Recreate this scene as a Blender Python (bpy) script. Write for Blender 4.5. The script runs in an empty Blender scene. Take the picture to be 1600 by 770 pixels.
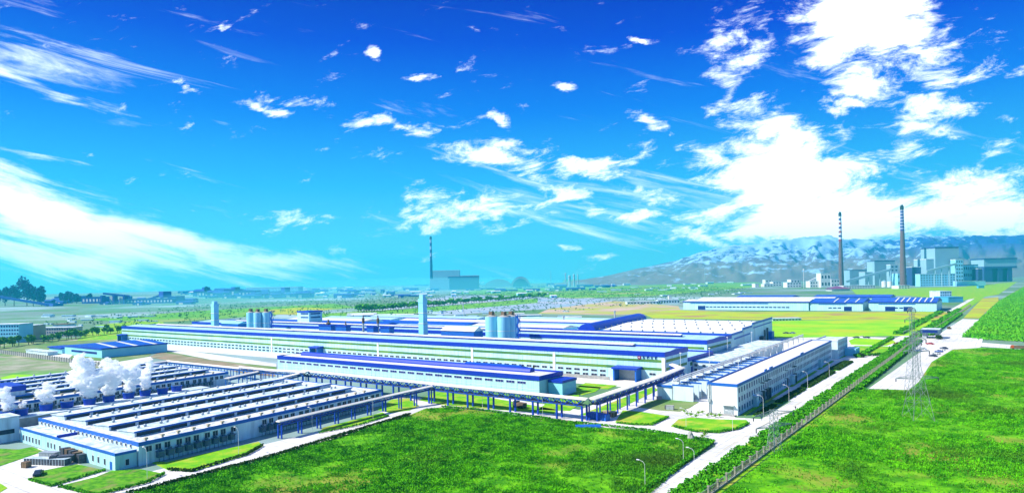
import bpy, math, random
import numpy as np
from mathutils import Vector, Matrix
random.seed(7); RNG = np.random.default_rng(7)
R = math.radians
scene = bpy.context.scene
COL = scene.collection

# ------------------------------------------------------------------ camera, sky, sun, exposure
CAM_H = 52.0
YAW = math.atan2(780, 1078)          # the works' long axis runs along +y, the camera looks left of it
TILT = math.atan(.0195)
FOC = 1078.0
cam = bpy.data.cameras.new('camera'); camo = bpy.data.objects.new('camera', cam); COL.objects.link(camo)
cam.sensor_width = 36; cam.lens = FOC/1600*36; cam.shift_y = 52.4/1600
cam.clip_start = 1; cam.clip_end = 40000
camo.matrix_world = Matrix.Translation((0, 0, CAM_H)) @ Matrix.Rotation(YAW, 4, 'Z') @ Matrix.Rotation(R(90), 4, 'X') @ Matrix.Rotation(-TILT, 4, 'Z')
scene.camera = camo
scene.view_settings.view_transform = 'Standard'; scene.view_settings.look = 'None'
EXPO = 1.0
scene.view_settings.exposure = EXPO; scene.view_settings.gamma = 1
scene.view_settings.use_curve_mapping = False
scene.cycles.max_bounces = 14; scene.cycles.diffuse_bounces = 2; scene.cycles.glossy_bounces = 2
scene.cycles.transmission_bounces = 2; scene.cycles.volume_bounces = 12; scene.cycles.transparent_max_bounces = 8
scene.cycles.volume_step_rate = 1.0; scene.cycles.volume_max_steps = 256
scene.cycles.use_denoising = True
SUN = Vector((-.693, -.748, 0)).normalized()*math.cos(R(42)) + Vector((0, 0, math.sin(R(42))))
sl = bpy.data.lights.new('sun', 'SUN'); sl.energy = 4.2; sl.angle = R(.5); sl.color = (1, .95, .86)
so = bpy.data.objects.new('sun', sl); COL.objects.link(so); so.location = (0, 0, 300)
so.rotation_euler = SUN.to_track_quat('Z', 'Y').to_euler()

def cray(u, v):                       # direction through a place of the 1600 x 770 photograph
    x = (u-800)/FOC; y = -(v-437.4)/FOC
    c, s = math.cos(TILT), math.sin(TILT)
    return x*c+y*s, 1.0, -x*s+y*c
def ray(u, v):
    X, Y, Z = cray(u, v); c, s = math.cos(YAW), math.sin(YAW)
    return Vector((X*c-Y*s, X*s+Y*c, Z))
def at(u, v, h=0.0):                  # point of the plane z = h seen there
    d = ray(u, v); t = (h-CAM_H)/d.z
    return Vector((d.x*t, d.y*t, h))
def atY(u, v, Y):                     # point at depth Y seen there
    d = ray(u, v); return Vector((d.x*Y, d.y*Y, CAM_H+d.z*Y))
def depth(p): return -p[0]*math.sin(YAW)+p[1]*math.cos(YAW)

w = bpy.data.worlds.new('World'); scene.world = w; w.use_nodes = True
NT = w.node_tree; NT.nodes.clear()
def nn(t, **k):
    n = NT.nodes.new(t)
    for a, b in k.items():
        if a.startswith('i_'):
            n.inputs[int(a[2:])].default_value = b
        else: setattr(n, a, b)
    return n
def lk(a, b, i=0, o=0): NT.links.new(a.outputs[o], b.inputs[i])
def mth(op, a, b=None, clamp=False):
    n = nn('ShaderNodeMath', operation=op, use_clamp=clamp)
    for i, x in enumerate((a, b)):
        if x is None: continue
        if isinstance(x, (int, float)): n.inputs[i].default_value = x
        else: NT.links.new(x.outputs[0], n.inputs[i])
    return n
def build_sky():
    sky = nn('ShaderNodeTexSky'); sky.sky_type = 'NISHITA'; sky.sun_disc = False
    sky.sun_elevation = R(42); sky.sun_rotation = math.atan2(SUN.x, SUN.y); sky.altitude = 900; sky.dust_density = .4; sky.ozone_density = 3
    tc = nn('ShaderNodeTexCoord')
    vr = nn('ShaderNodeVectorRotate', rotation_type='Z_AXIS'); vr.inputs['Angle'].default_value = -YAW
    lk(tc, vr)
    sep = nn('ShaderNodeSeparateXYZ'); lk(vr, sep)
    class O:                                # one named output behaving like a node
        def __init__(s, n, i): s.outputs = [n.outputs[i]]
    X, Y, Z = O(sep, 0), O(sep, 1), O(sep, 2)
    Yc = mth('MAXIMUM', Y, .08)
    S = mth('DIVIDE', X, Yc); T = mth('DIVIDE', Z, Yc)
    st = nn('ShaderNodeCombineXYZ'); lk(S, st, 0); lk(T, st, 1)
    # blue of the sky over height angle
    el = mth('ARCSINE', Z)
    ef = mth('DIVIDE', el, R(90), True)
    cr = nn('ShaderNodeValToRGB'); lk(ef, cr)
    k = 1/(2**EXPO)
    stops = [(0, (.16, .80, 1.0)), (.03, (.13, .74, 1.0)), (.085, (.035, .50, 1.0)), (.15, (.004, .21, .93)), (.21, (0, .045, .72)), (.26, (0, .006, .50)), (.34, (.006, .08, .55)), (1, (.012, .13, .62))]  # stops above the view brightened to lift the ambient light
    e = cr.color_ramp.elements
    while len(e) < len(stops): e.new(.5)
    for q, (p, c) in zip(e, stops): q.position = p; q.color = (*[x*k for x in c], 1)
    ten = nn('ShaderNodeVectorMath', operation='SCALE'); lk(cr, ten); ten.inputs['Scale'].default_value = 10
    mix = nn('ShaderNodeMix', data_type='RGBA'); mix.inputs[0].default_value = .985
    NT.links.new(sky.outputs[0], mix.inputs[6]); NT.links.new(ten.outputs[0], mix.inputs[7])
    WARP = []
    def ell(u, v, ru, rv, ang, stg):   # st is swapped for its warped copy below
        X0, _, Z0 = cray(u, v)
        m = nn('ShaderNodeMapping', vector_type='TEXTURE'); WARP.append(m)
        m.inputs['Location'].default_value = (X0, Z0, 0); m.inputs['Rotation'].default_value = (0, 0, R(-ang)-TILT)
        m.inputs['Scale'].default_value = (ru/FOC, rv/FOC, 1)
        l = nn('ShaderNodeVectorMath', operation='LENGTH'); lk(m, l)
        r = nn('ShaderNodeMapRange'); r.inputs['From Min'].default_value = 1.25; r.inputs['From Max'].default_value = 0
        r.inputs['To Min'].default_value = 0; r.inputs['To Max'].default_value = stg
        NT.links.new(l.outputs['Value'], r.inputs[0]); return r
    wn = nn('ShaderNodeTexNoise'); lk(st, wn); wn.inputs['Scale'].default_value = 7; wn.inputs['Detail'].default_value = 6; wn.inputs['Roughness'].default_value = .6
    wo = nn('ShaderNodeVectorMath', operation='MULTIPLY_ADD'); NT.links.new(wn.outputs['Color'], wo.inputs[0]); wo.inputs[1].default_value = (.13, .07, 0); wo.inputs[2].default_value = (-.065, -.035, 0)
    wa = nn('ShaderNodeVectorMath', operation='ADD'); lk(wo, wa, 0); lk(st, wa, 1)
    def union(L):
        n = L[0]
        for x in L[1:]: n = mth('MAXIMUM', n, x)
        return n
    cum = [(1345,30,125,80,-20,1.75),(1300,95,60,45,30,1.0),(1345,135,90,45,20,1.05),(1245,290,150,85,8,1.75),(1225,215,80,55,20,1.05),(1150,150,50,25,-40,.65),
           (1290,342,240,44,0,1.7),(1450,170,110,38,-14,1.0),(1440,198,80,25,-5,1.0),(1330,168,55,20,-5,1.1),(1530,300,150,45,-8,1.1),(1540,345,180,36,0,1.6),(1160,70,75,60,10,.75),
           (1120,245,75,30,22,.9),(1195,180,60,40,25,.7),(1005,188,50,18,15,.95),(1000,232,60,30,5,.68),(930,265,65,25,8,1.0),(765,250,105,24,12,1.1),(800,225,90,25,10,.6),
           (730,330,150,30,-4,1.0),(880,302,105,24,18,.98),(1005,343,48,10,0,1.0),(1090,372,100,16,14,.9),(1000,308,80,18,5,.75),(440,173,56,14,9,1.0),(593,80,20,17,35,.95),(652,117,30,9,22,.85),
           (575,36,25,11,5,.6),(350,40,10,9,0,.6),(790,186,32,14,38,.95),(877,135,24,9,4,.95),(1015,54,24,6,6,.8),(600,198,110,15,12,.62),(460,342,100,18,0,.6),(1480,80,120,60,0,.62),
           (1400,240,90,24,-10,.75),(290,131,40,14,14,.68),(738,118,40,14,10,.6),(880,382,26,6,0,.75),(930,400,40,8,0,.65),(1560,225,60,20,-8,.62),(1570,180,40,14,0,.6),(470,160,60,15,5,.62)]
    cir = [(0,290,300,60,17,1.15),(110,340,340,62,17,1.25),(300,385,290,34,12,1.15),(130,400,330,40,6,1.05),(430,402,180,17,10,1.1),(60,70,210,60,18,.38),(100,155,110,16,10,.48),(20,110,110,40,20,.38),(1100,330,500,60,0,.42)]
    mc = union([ell(*q) for q in cum]); mi = union([ell(*q) for q in cir])
    for q in WARP: NT.links.new(wa.outputs[0], q.inputs[0])
    def noise(vec_scale, rot, scale, detail, rough, dist=0, seed=0):
        m0 = nn('ShaderNodeMapping'); lk(st, m0); m0.inputs['Rotation'].default_value = (0, 0, R(rot)); m = nn('ShaderNodeMapping'); lk(m0, m); m.inputs['Scale'].default_value = vec_scale
        m.inputs['Location'].default_value = (seed, seed*.7, 0)
        n = nn('ShaderNodeTexNoise'); lk(m, n); n.inputs['Scale'].default_value = scale; n.inputs['Detail'].default_value = detail
        n.inputs['Roughness'].default_value = rough; n.inputs['Distortion'].default_value = dist; return n
    n1 = noise((1, 2.6, 1), -10, 13, 12, .70, .35, 3); n2 = noise((1, 9, 1), 15, 3.4, 9, .64, .5, 9)
    KN = [3.6]
    def dens(n, m, k, lo, hi):
        a = mth('ADD', mth('MULTIPLY', n, KN[0]), mth('MULTIPLY', m, k))
        r = nn('ShaderNodeMapRange', interpolation_type='SMOOTHSTEP'); lk(a, r); r.inputs[1].default_value = lo; r.inputs[2].default_value = hi
        return r
    dc = dens(n1, mc, 1.15, 2.12, 3.0); KN[0] = 3.2; di = dens(n2, mi, 1.2, 1.85, 2.95)
    dd = mth('MAXIMUM', dc, mth('MULTIPLY', di, .97))
    front = nn('ShaderNodeMapRange'); lk(Y, front); front.inputs[1].default_value = .08; front.inputs[2].default_value = .2
    dd = mth('MULTIPLY', dd, front)
    n3 = nn('ShaderNodeTexNoise'); lk(vr, n3); n3.inputs['Scale'].default_value = 3.5; n3.inputs['Detail'].default_value = 6  # unseen clouds overhead and behind the view, added for more ambient light
    r3 = nn('ShaderNodeMapRange', interpolation_type='SMOOTHSTEP'); lk(n3, r3); r3.inputs[1].default_value = .54; r3.inputs[2].default_value = .74
    hi_ = nn('ShaderNodeMapRange'); lk(Z, hi_); hi_.inputs[1].default_value = .42; hi_.inputs[2].default_value = .55
    bk = nn('ShaderNodeMapRange'); lk(Y, bk); bk.inputs[1].default_value = .08; bk.inputs[2].default_value = -.1; bk.inputs[3].default_value = 0; bk.inputs[4].default_value = 1
    dd = mth('MAXIMUM', dd, mth('MULTIPLY', r3, mth('MAXIMUM', hi_, bk)))
    m2 = nn('ShaderNodeMix', data_type='RGBA'); NT.links.new(dd.outputs[0], m2.inputs[0]); NT.links.new(mix.outputs[2], m2.inputs[6])
    m2.inputs[7].default_value = (8.5, 9.3, 9.6, 1)
    bg = nn('ShaderNodeBackground'); NT.links.new(m2.outputs[2], bg.inputs[0]); bg.inputs[1].default_value = .1
    out = nn('ShaderNodeOutputWorld'); lk(bg, out)
build_sky()

# ------------------------------------------------------------------ air
def haze_box(x0, x1, y0, y1, z0, z1):
    v = [(x0,y0,z0),(x1,y0,z0),(x1,y1,z0),(x0,y1,z0),(x0,y0,z1),(x1,y0,z1),(x1,y1,z1),(x0,y1,z1)]
    me = bpy.data.meshes.new('haze'); me.from_pydata(v, [], [(3,2,1,0),(4,5,6,7),(0,1,5,4),(1,2,6,5),(2,3,7,6),(3,0,4,7)])
    o = bpy.data.objects.new('haze', me); COL.objects.link(o); o['kind'] = 'stuff'; o['label'] = 'pale blue haze over the plain'
    m = bpy.data.materials.new('haze'); m.use_nodes = True; t = m.node_tree; t.nodes.clear()
    ou = t.nodes.new('ShaderNodeOutputMaterial'); pv = t.nodes.new('ShaderNodeVolumePrincipled'); t.links.new(pv.outputs[0], ou.inputs['Volume'])
    pv.inputs['Density'].default_value = HAZE; pv.inputs['Color'].default_value = (.04, .74, 1, 1); pv.inputs['Anisotropy'].default_value = .35
    me.materials.append(m)
HAZE = 1.0e-4
haze_box(-8600, 8600, -8600, 8600, -4, 430)
def mist(u, Y, rx, ry, rz, dens, lab):
    p = atY(u, 445, Y); me = bpy.data.meshes.new('mist'); vs = []; fs = []; n, m_ = 32, 14
    for j in range(m_+1):
        for i in range(n):
            a = 2*math.pi*i/n; b = math.pi*j/m_; vs.append((rx*math.sin(b)*math.cos(a), ry*math.sin(b)*math.sin(a), rz*math.cos(b)))
    for j in range(m_):
        for i in range(n): fs.append((j*n+i, (j+1)*n+i, (j+1)*n+(i+1) % n, j*n+(i+1) % n))
    me.from_pydata(vs, [], fs); o = bpy.data.objects.new('mist', me); COL.objects.link(o); o.location = (p.x, p.y, 0); o.rotation_euler = (0, 0, YAW)
    o['kind'] = 'stuff'; o['label'] = lab
    m = bpy.data.materials.new('mist'); m.use_nodes = True; t = m.node_tree; t.nodes.clear()
    ou = t.nodes.new('ShaderNodeOutputMaterial'); pv = t.nodes.new('ShaderNodeVolumePrincipled'); t.links.new(pv.outputs[0], ou.inputs['Volume'])
    pv.inputs['Density'].default_value = dens; pv.inputs['Color'].default_value = (.20, .90, 1, 1); me.materials.append(m)
mist(640, 3500, 1000, 1400, 75, 2.6e-4, 'bank of pale cyan mist lying over the plain behind the silos')
mist(400, 1900, 330, 600, 40, 4e-4, 'smaller bank of mist over the plain behind the left end of the halls')

# ------------------------------------------------------------------ materials
MATS = {}
def mat(name, c, rough=.7, c2=None, scale=.3, amt=.5, metal=0, bump=0, stretch=(1, 1, 1), spec=.3):
    if name in MATS: return MATS[name]
    m = bpy.data.materials.new(name); m.use_nodes = True; MATS[name] = m
    t = m.node_tree; b = t.nodes['Principled BSDF']; b.inputs['Roughness'].default_value = rough
    b.inputs['Metallic'].default_value = metal; b.inputs['Specular IOR Level'].default_value = spec
    if c2 is None: c2 = tuple(x*.78 for x in c)
    g = t.nodes.new('ShaderNodeNewGeometry'); mp = t.nodes.new('ShaderNodeMapping'); mp.inputs['Scale'].default_value = stretch
    n = t.nodes.new('ShaderNodeTexNoise'); n.inputs['Scale'].default_value = scale; n.inputs['Detail'].default_value = 7; n.inputs['Roughness'].default_value = .65
    t.links.new(g.outputs['Position'], mp.inputs[0]); t.links.new(mp.outputs[0], n.inputs[0])
    r = t.nodes.new('ShaderNodeMapRange'); r.inputs[1].default_value = .5-.25*(1.2-amt); r.inputs[2].default_value = .5+.25*(1.2-amt)
    t.links.new(n.outputs[0], r.inputs[0])
    x = t.nodes.new('ShaderNodeMix'); x.data_type = 'RGBA'; x.inputs[6].default_value = (*c, 1); x.inputs[7].default_value = (*c2, 1)
    t.links.new(r.outputs[0], x.inputs[0]); t.links.new(x.outputs[2], b.inputs['Base Color'])
    if bump:
        bp = t.nodes.new('ShaderNodeBump'); bp.inputs['Strength'].default_value = bump; bp.inputs['Distance'].default_value = .5
        t.links.new(n.outputs[0], bp.inputs['Height']); t.links.new(bp.outputs[0], b.inputs['Normal'])
    return m
def ribbed(name, c, c2, period, axis, rough=.5):
    """Sheet-metal cladding: fine seams across `axis` and a little weathering."""
    m = mat(name, c, rough, c2, .08, .3)
    t = m.node_tree; b = t.nodes['Principled BSDF']
    g = t.nodes.new('ShaderNodeNewGeometry'); wv = t.nodes.new('ShaderNodeTexWave'); wv.bands_direction = axis
    wv.inputs['Scale'].default_value = .314/period*1.0; wv.inputs['Distortion'].default_value = 0
    t.links.new(g.outputs['Position'], wv.inputs[0])
    r = t.nodes.new('ShaderNodeMapRange'); r.inputs[1].default_value = 0; r.inputs[2].default_value = .12; r.inputs[3].default_value = .82; r.inputs[4].default_value = 1
    t.links.new(wv.outputs['Fac'], r.inputs[0])
    old = b.inputs['Base Color'].links[0].from_socket
    sp = t.nodes.new('ShaderNodeSeparateXYZ'); t.links.new(g.outputs['Position'], sp.inputs[0])
    def mm(op, a, k=None):
        q = t.nodes.new('ShaderNodeMath'); q.operation = op
        for i, y in enumerate((a, k)):
            if y is None: continue
            if isinstance(y, (int, float)): q.inputs[i].default_value = y
            else: t.links.new(y, q.inputs[i])
        return q.outputs[0]
    fl = mm('FLOOR', mm('DIVIDE', sp.outputs[0 if axis == 'X' else 1], period*1.5)); wn = t.nodes.new('ShaderNodeTexWhiteNoise'); wn.noise_dimensions = '1D'; t.links.new(fl, wn.inputs['W'])
    st = t.nodes.new('ShaderNodeTexNoise'); mp = t.nodes.new('ShaderNodeMapping'); mp.inputs['Scale'].default_value = (1, 1, .12); t.links.new(g.outputs['Position'], mp.inputs[0]); t.links.new(mp.outputs[0], st.inputs[0]); st.inputs['Scale'].default_value = .9; st.inputs['Detail'].default_value = 6
    dirt = t.nodes.new('ShaderNodeMapRange'); t.links.new(st.outputs[0], dirt.inputs[0]); dirt.inputs[1].default_value = .5; dirt.inputs[2].default_value = .75; dirt.inputs[3].default_value = 1; dirt.inputs[4].default_value = .72
    tot = mm('MULTIPLY', mm('MULTIPLY', r.outputs[0], mm('ADD', mm('MULTIPLY', wn.outputs[0], .13), .88)), dirt.outputs[0])
    x = t.nodes.new('ShaderNodeVectorMath'); x.operation = 'SCALE'; t.links.new(old, x.inputs[0]); t.links.new(tot, x.inputs['Scale'])
    t.links.new(x.outputs[0], b.inputs['Base Color']); return m
def ground3(name, a, b_, c, s1, s2, rough=.95):
    m = mat(name, a, rough, b_, s1, .8, spec=.1)
    t = m.node_tree; b = t.nodes['Principled BSDF']; g = t.nodes.new('ShaderNodeNewGeometry')
    n = t.nodes.new('ShaderNodeTexNoise'); n.inputs['Scale'].default_value = s2; n.inputs['Detail'].default_value = 8; n.inputs['Roughness'].default_value = .6
    t.links.new(g.outputs['Position'], n.inputs[0])
    r = t.nodes.new('ShaderNodeMapRange'); r.inputs[1].default_value = .5; r.inputs[2].default_value = .66; t.links.new(n.outputs[0], r.inputs[0])
    old = b.inputs['Base Color'].links[0].from_socket
    x = t.nodes.new('ShaderNodeMix'); x.data_type = 'RGBA'; x.inputs[7].default_value = (*c, 1)
    t.links.new(r.outputs[0], x.inputs[0]); t.links.new(old, x.inputs[6]); t.links.new(x.outputs[2], b.inputs['Base Color']); return m
M_wall = ribbed('skylit_white_cladding', (.52, .80, .86), (.42, .72, .80), 3.0, 'X')  # white walls tinted cyan: blue skylight on shaded sides put into the colour
M_wally = ribbed('skylit_pale_render', (.66, .80, .86), (.54, .70, .78), 6.0, 'Y')  # same cyan skylight tint painted into the pale wall colour
M_cyan = mat('pale_blue_cladding', (.30, .68, .82), .5, (.22, .56, .74), .1, .4)
M_roofw = ribbed('white_roof_sheet', (.74, .73, .70), (.62, .62, .60), 2.0, 'X', .6)
M_felt = mat('pale_roof_felt', (.66, .72, .72), .85, (.34, .44, .50), .3, .9)
M_felt2 = mat('warm_roof_felt', (.72, .72, .66), .85, (.38, .42, .44), .45, .9)
M_roofc = ribbed('pale_blue_roof_sheet', (.45, .70, .80), (.36, .58, .72), 2.0, 'X', .5)
M_blue = mat('deep_blue_paint', (.005, .035, .42), .45, (.004, .025, .32), .2, .3)
M_blue2 = mat('mid_blue_paint', (.015, .13, .50), .5, (.01, .09, .40), .3, .4)
M_bluer = ribbed('blue_roof_sheet', (.012, .10, .52), (.01, .07, .42), 2.5, 'X', .45)
M_green = mat('green_translucent_panels', (.12, .25, .03), .5, (.05, .17, .05), .06, .9)
M_glass = mat('dark_window_glass', (.012, .02, .05), .4, (.03, .05, .09), 1.5, .5, spec=.15)
M_bglass = mat('blue_window_glass', (.006, .015, .14), .4, (.01, .03, .20), 1.5, .5, spec=.15)
M_frame = mat('white_frame', (.75, .76, .76), .5)
M_steel = mat('galvanised_steel', (.45, .50, .52), .45, (.32, .36, .38), 1, .4, metal=.3)
M_dark = mat('dark_machinery', (.04, .05, .07), .6, (.09, .10, .12), 1.5, .7)
M_brown = mat('rusty_brown_steel', (.20, .13, .07), .8, (.08, .06, .05), .5, .7)
M_grey = mat('grey_concrete', (.36, .36, .34), .9, (.25, .25, .24), .4, .6)
M_tan = mat('tan_render', (.50, .42, .27), .85, (.42, .36, .25), .2, .4)
M_conc = ground3('pale_concrete_road', (.74, .71, .66), (.62, .61, .58), (.52, .52, .50), .25, .03, .9)
def joints(m):
    t = m.node_tree; b = t.nodes['Principled BSDF']; g = t.nodes.new('ShaderNodeNewGeometry'); old = b.inputs['Base Color'].links[0].from_socket; last = old
    for ax, sc in (('X', .314/3.5), ('Y', .314/5)):
        w_ = t.nodes.new('ShaderNodeTexWave'); w_.bands_direction = ax; w_.inputs['Scale'].default_value = sc; t.links.new(g.outputs['Position'], w_.inputs[0])
        r = t.nodes.new('ShaderNodeMapRange'); t.links.new(w_.outputs['Fac'], r.inputs[0]); r.inputs[2].default_value = .02; r.inputs[3].default_value = .72
        x = t.nodes.new('ShaderNodeVectorMath'); x.operation = 'SCALE'; t.links.new(last, x.inputs[0]); t.links.new(r.outputs[0], x.inputs['Scale']); last = x.outputs[0]
    n = t.nodes.new('ShaderNodeTexNoise'); mp = t.nodes.new('ShaderNodeMapping'); mp.inputs['Scale'].default_value = (1.4, .05, 1); t.links.new(g.outputs['Position'], mp.inputs[0]); t.links.new(mp.outputs[0], n.inputs[0]); n.inputs['Scale'].default_value = 1; n.inputs['Detail'].default_value = 5
    r = t.nodes.new('ShaderNodeMapRange'); t.links.new(n.outputs[0], r.inputs[0]); r.inputs[1].default_value = .5; r.inputs[2].default_value = .75; r.inputs[3].default_value = 1; r.inputs[4].default_value = .68
    x = t.nodes.new('ShaderNodeVectorMath'); x.operation = 'SCALE'; t.links.new(last, x.inputs[0]); t.links.new(r.outputs[0], x.inputs['Scale']); t.links.new(x.outputs[0], b.inputs['Base Color'])
joints(M_conc)
M_line = mat('faded_yellow_line', (.60, .52, .30), .8)
M_pipe = mat('pale_insulated_pipe', (.68, .70, .70), .4, (.5, .52, .53), .6, .4)
M_red = mat('red_paint', (.50, .03, .03), .45)
M_black = mat('black_rubber', (.02, .02, .022), .7)
M_tire = M_black
M_bark = mat('bark', (.10, .07, .04), .9)
M_leaf = mat('tree_leaves', (.045, .21, .015), .8, (.11, .34, .02), .6, .8, spec=.15)
M_leafd = mat('dark_tree_leaves', (.015, .05, .03), .85, (.03, .09, .04), .3, .8, spec=.1)
M_hedge = mat('hedge_leaves', (.03, .22, .006), .85, (.10, .40, .010), .5, .9, spec=.05)
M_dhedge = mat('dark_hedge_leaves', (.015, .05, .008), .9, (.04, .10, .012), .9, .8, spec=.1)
M_lawn = ground3('lawn_grass', (.10, .38, .010), (.24, .46, .012), (.42, .40, .06), .18, .09)
M_lime = ground3('bright_meadow', (.16, .50, .012), (.30, .55, .012), (.42, .46, .02), .03, .012)
M_yell = ground3('yellow_meadow', (.42, .45, .02), (.30, .46, .02), (.36, .20, .10), .03, .02)
M_field = ground3('field_earth_and_grass', (.035, .20, .002), (.14, .44, .004), (.26, .27, .04), .16, .03)
M_crop = ground3('field_weeds', (.022, .20, .002), (.13, .52, .003), (.06, .17, .010), .22, .02, .9)
M_soil = ground3('bare_soil', (.30, .22, .14), (.20, .20, .10), (.42, .36, .26), .08, .04)
M_scrub = ground3('scrub_ground', (.10, .22, .05), (.20, .26, .10), (.38, .36, .24), .05, .02)
M_garden = ground3('garden_plot_grass', (.04, .20, .008), (.13, .36, .010), (.22, .22, .07), .45, .16)

# ------------------------------------------------------------------ mesh builder
def shear(p): return (p[0]-.10*(p[1]-98), p[1], p[2])
class MB:
    def __init__(s, xf=None): s.v = []; s.f = []; s.xf = xf
    def add(s, vs, fs):
        o = len(s.v); s.v += [tuple(p) for p in vs]; s.f += [tuple(i+o for i in f) for f in fs]; return s
    def box(s, x0, y0, z0, x1, y1, z1):
        return s.add([(x0,y0,z0),(x1,y0,z0),(x1,y1,z0),(x0,y1,z0),(x0,y0,z1),(x1,y0,z1),(x1,y1,z1),(x0,y1,z1)],
                     [(3,2,1,0),(4,5,6,7),(0,1,5,4),(1,2,6,5),(2,3,7,6),(3,0,4,7)])
    def prism(s, poly, z0, z1):
        n = len(poly); vs = [(p[0], p[1], z0) for p in poly]+[(p[0], p[1], z1) for p in poly]
        return s.add(vs, [tuple(range(n))[::-1], tuple(range(n, 2*n))]+[(i, (i+1) % n, n+(i+1) % n, n+i) for i in range(n)])
    def extr(s, prof, axis, a0, a1):      # profile of (c, z) pushed along axis 'x' or 'y'
        n = len(prof)
        def P(c, z, a): return (a, c, z) if axis == 'x' else (c, a, z)
        vs = [P(c, z, a0) for c, z in prof]+[P(c, z, a1) for c, z in prof]
        return s.add(vs, [tuple(range(n))[::-1], tuple(range(n, 2*n))]+[(i, (i+1) % n, n+(i+1) % n, n+i) for i in range(n)])
    def cyl(s, x, y, z0, z1, r0, r1=None, n=16):
        r1 = r0 if r1 is None else r1
        vs = [(x+r0*math.cos(2*math.pi*i/n), y+r0*math.sin(2*math.pi*i/n), z0) for i in range(n)]
        vs += [(x+r1*math.cos(2*math.pi*i/n), y+r1*math.sin(2*math.pi*i/n), z1) for i in range(n)]
        return s.add(vs, [tuple(range(n))[::-1], tuple(range(n, 2*n))]+[(i, (i+1) % n, n+(i+1) % n, n+i) for i in range(n)])
    def bar(s, p, q, w, w2=None):
        p = Vector(p); q = Vector(q); d = (q-p).normalized(); w2 = w2 or w
        a = d.cross(Vector((0, 0, 1)) if abs(d.z) < .95 else Vector((1, 0, 0))).normalized(); b = d.cross(a)
        vs = []
        for c, k in ((p, w/2), (q, w2/2)):
            vs += [c-a*k-b*k, c+a*k-b*k, c+a*k+b*k, c-a*k+b*k]
        return s.add(vs, [(3,2,1,0),(4,5,6,7),(0,1,5,4),(1,2,6,5),(2,3,7,6),(3,0,4,7)])
    def mesh(s, name, m, org=(0, 0, 0), smooth=False):
        vs = [s.xf(p) for p in s.v] if s.xf else s.v
        me = bpy.data.meshes.new(name); me.from_pydata([(p[0]-org[0], p[1]-org[1], p[2]-org[2]) for p in vs], [], s.f); me.materials.append(m)
        me.validate(); me.update()
        if smooth:
            for p in me.polygons: p.use_smooth = True
        return me
def props(o, label=None, cat=None, group=None, kind=None):
    for k, v in (('label', label), ('category', cat), ('group', group), ('kind', kind)):
        if v: o[k] = v
    return o
class T:
    """A thing: an Empty at its base; parts are given in world coordinates (or in its own when rz is set)."""
    def __init__(s, name, label, cat, loc=(0, 0, 0), group=None, rz=0, local=False):
        s.o = bpy.data.objects.new(name, None); COL.objects.link(s.o); s.o.location = loc; s.o.rotation_euler = (0, 0, rz); s.o.empty_display_size = 2
        s.org = (0, 0, 0) if local else tuple(loc); props(s.o, label, cat, group)
    def part(s, name, mb, m, parent=None, smooth=False, label=None, kind=None):
        o = bpy.data.objects.new(name, mb.mesh(name, m, s.org, smooth)); COL.objects.link(o); o.parent = parent or s.o
        return props(o, label, kind=kind)
    def inst(s, name, me, loc, rz=0, parent=None, sub=None):
        o = bpy.data.objects.new(name, me); COL.objects.link(o); o.parent = parent or s.o
        o.location = (loc[0]-s.org[0], loc[1]-s.org[1], loc[2]-s.org[2]); o.rotation_euler = (0, 0, rz)
        if sub:
            c = bpy.data.objects.new(sub[0], sub[1]); COL.objects.link(c); c.parent = o
        return o
def copy_tree(o, parent=None):
    c = o.copy(); COL.objects.link(c)
    if parent: c.parent = parent
    for ch in list(o.children): copy_tree(ch, c)
    return c
def single(name, mb, m, label=None, cat=None, group=None, kind=None, smooth=False):
    """A thing that is one mesh, its origin at its base."""
    if kind == 'structure' or kind == 'stuff': org = (0, 0, 0)
    else:
        vs = [mb.xf(p) for p in mb.v] if mb.xf else mb.v
        org = (sum(p[0] for p in vs)/len(vs), sum(p[1] for p in vs)/len(vs), min(p[2] for p in vs))
    o = bpy.data.objects.new(name, mb.mesh(name, m, org, smooth)); COL.objects.link(o); o.location = org
    return props(o, label, cat, group, kind)
def cap_windows(t, spots, me_pane, me_frame, size, face, name='window'):
    """Each window a part (frame) with its pane as sub-part; the farthest past 100 go into one part."""
    spots = sorted(spots, key=lambda q: (q[0]-0)**2+(q[1]-0)**2)
    for x, y, z in spots[:100]:
        t.inst(name, me_frame, (x, y, z), face, sub=('pane', me_pane))
    if spots[100:]:
        mb = MB(); w_, h_ = size
        for x, y, z in spots[100:]:
            if abs(face) < .5: mb.box(x-w_/2, y-.06, z-h_/2, x+w_/2, y+.05, z+h_/2)
            else: mb.box(x-.05, y-w_/2, z-h_/2, x+.06, y+w_/2, z+h_/2)
        t.part(name, mb, M_glass, kind='stuff')
WIN = {}
def win_mesh(w_, h_, glass=None, bars=1):
    key = (w_, h_, glass.name if glass else '', bars)
    if key in WIN: return WIN[key]
    f = MB(); t_ = .09
    f.box(-w_/2-t_, -.07, -h_/2-t_, -w_/2, .04, h_/2+t_).box(w_/2, -.07, -h_/2-t_, w_/2+t_, .04, h_/2+t_)
    f.box(-w_/2, -.07, h_/2, w_/2, .04, h_/2+t_).box(-w_/2, -.09, -h_/2-t_, w_/2, .04, -h_/2)
    for k in range(bars):
        x = -w_/2+w_*(k+1)/(bars+1); f.box(x-.04, -.06, -h_/2, x+.04, .02, h_/2)
    p = MB().box(-w_/2, -.045, -h_/2, w_/2, .02, h_/2)
    WIN[key] = (p.mesh('pane', glass or M_glass), f.mesh('window', M_frame)); return WIN[key]
FX = R(90)    # a window on a wall that faces +x

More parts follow.
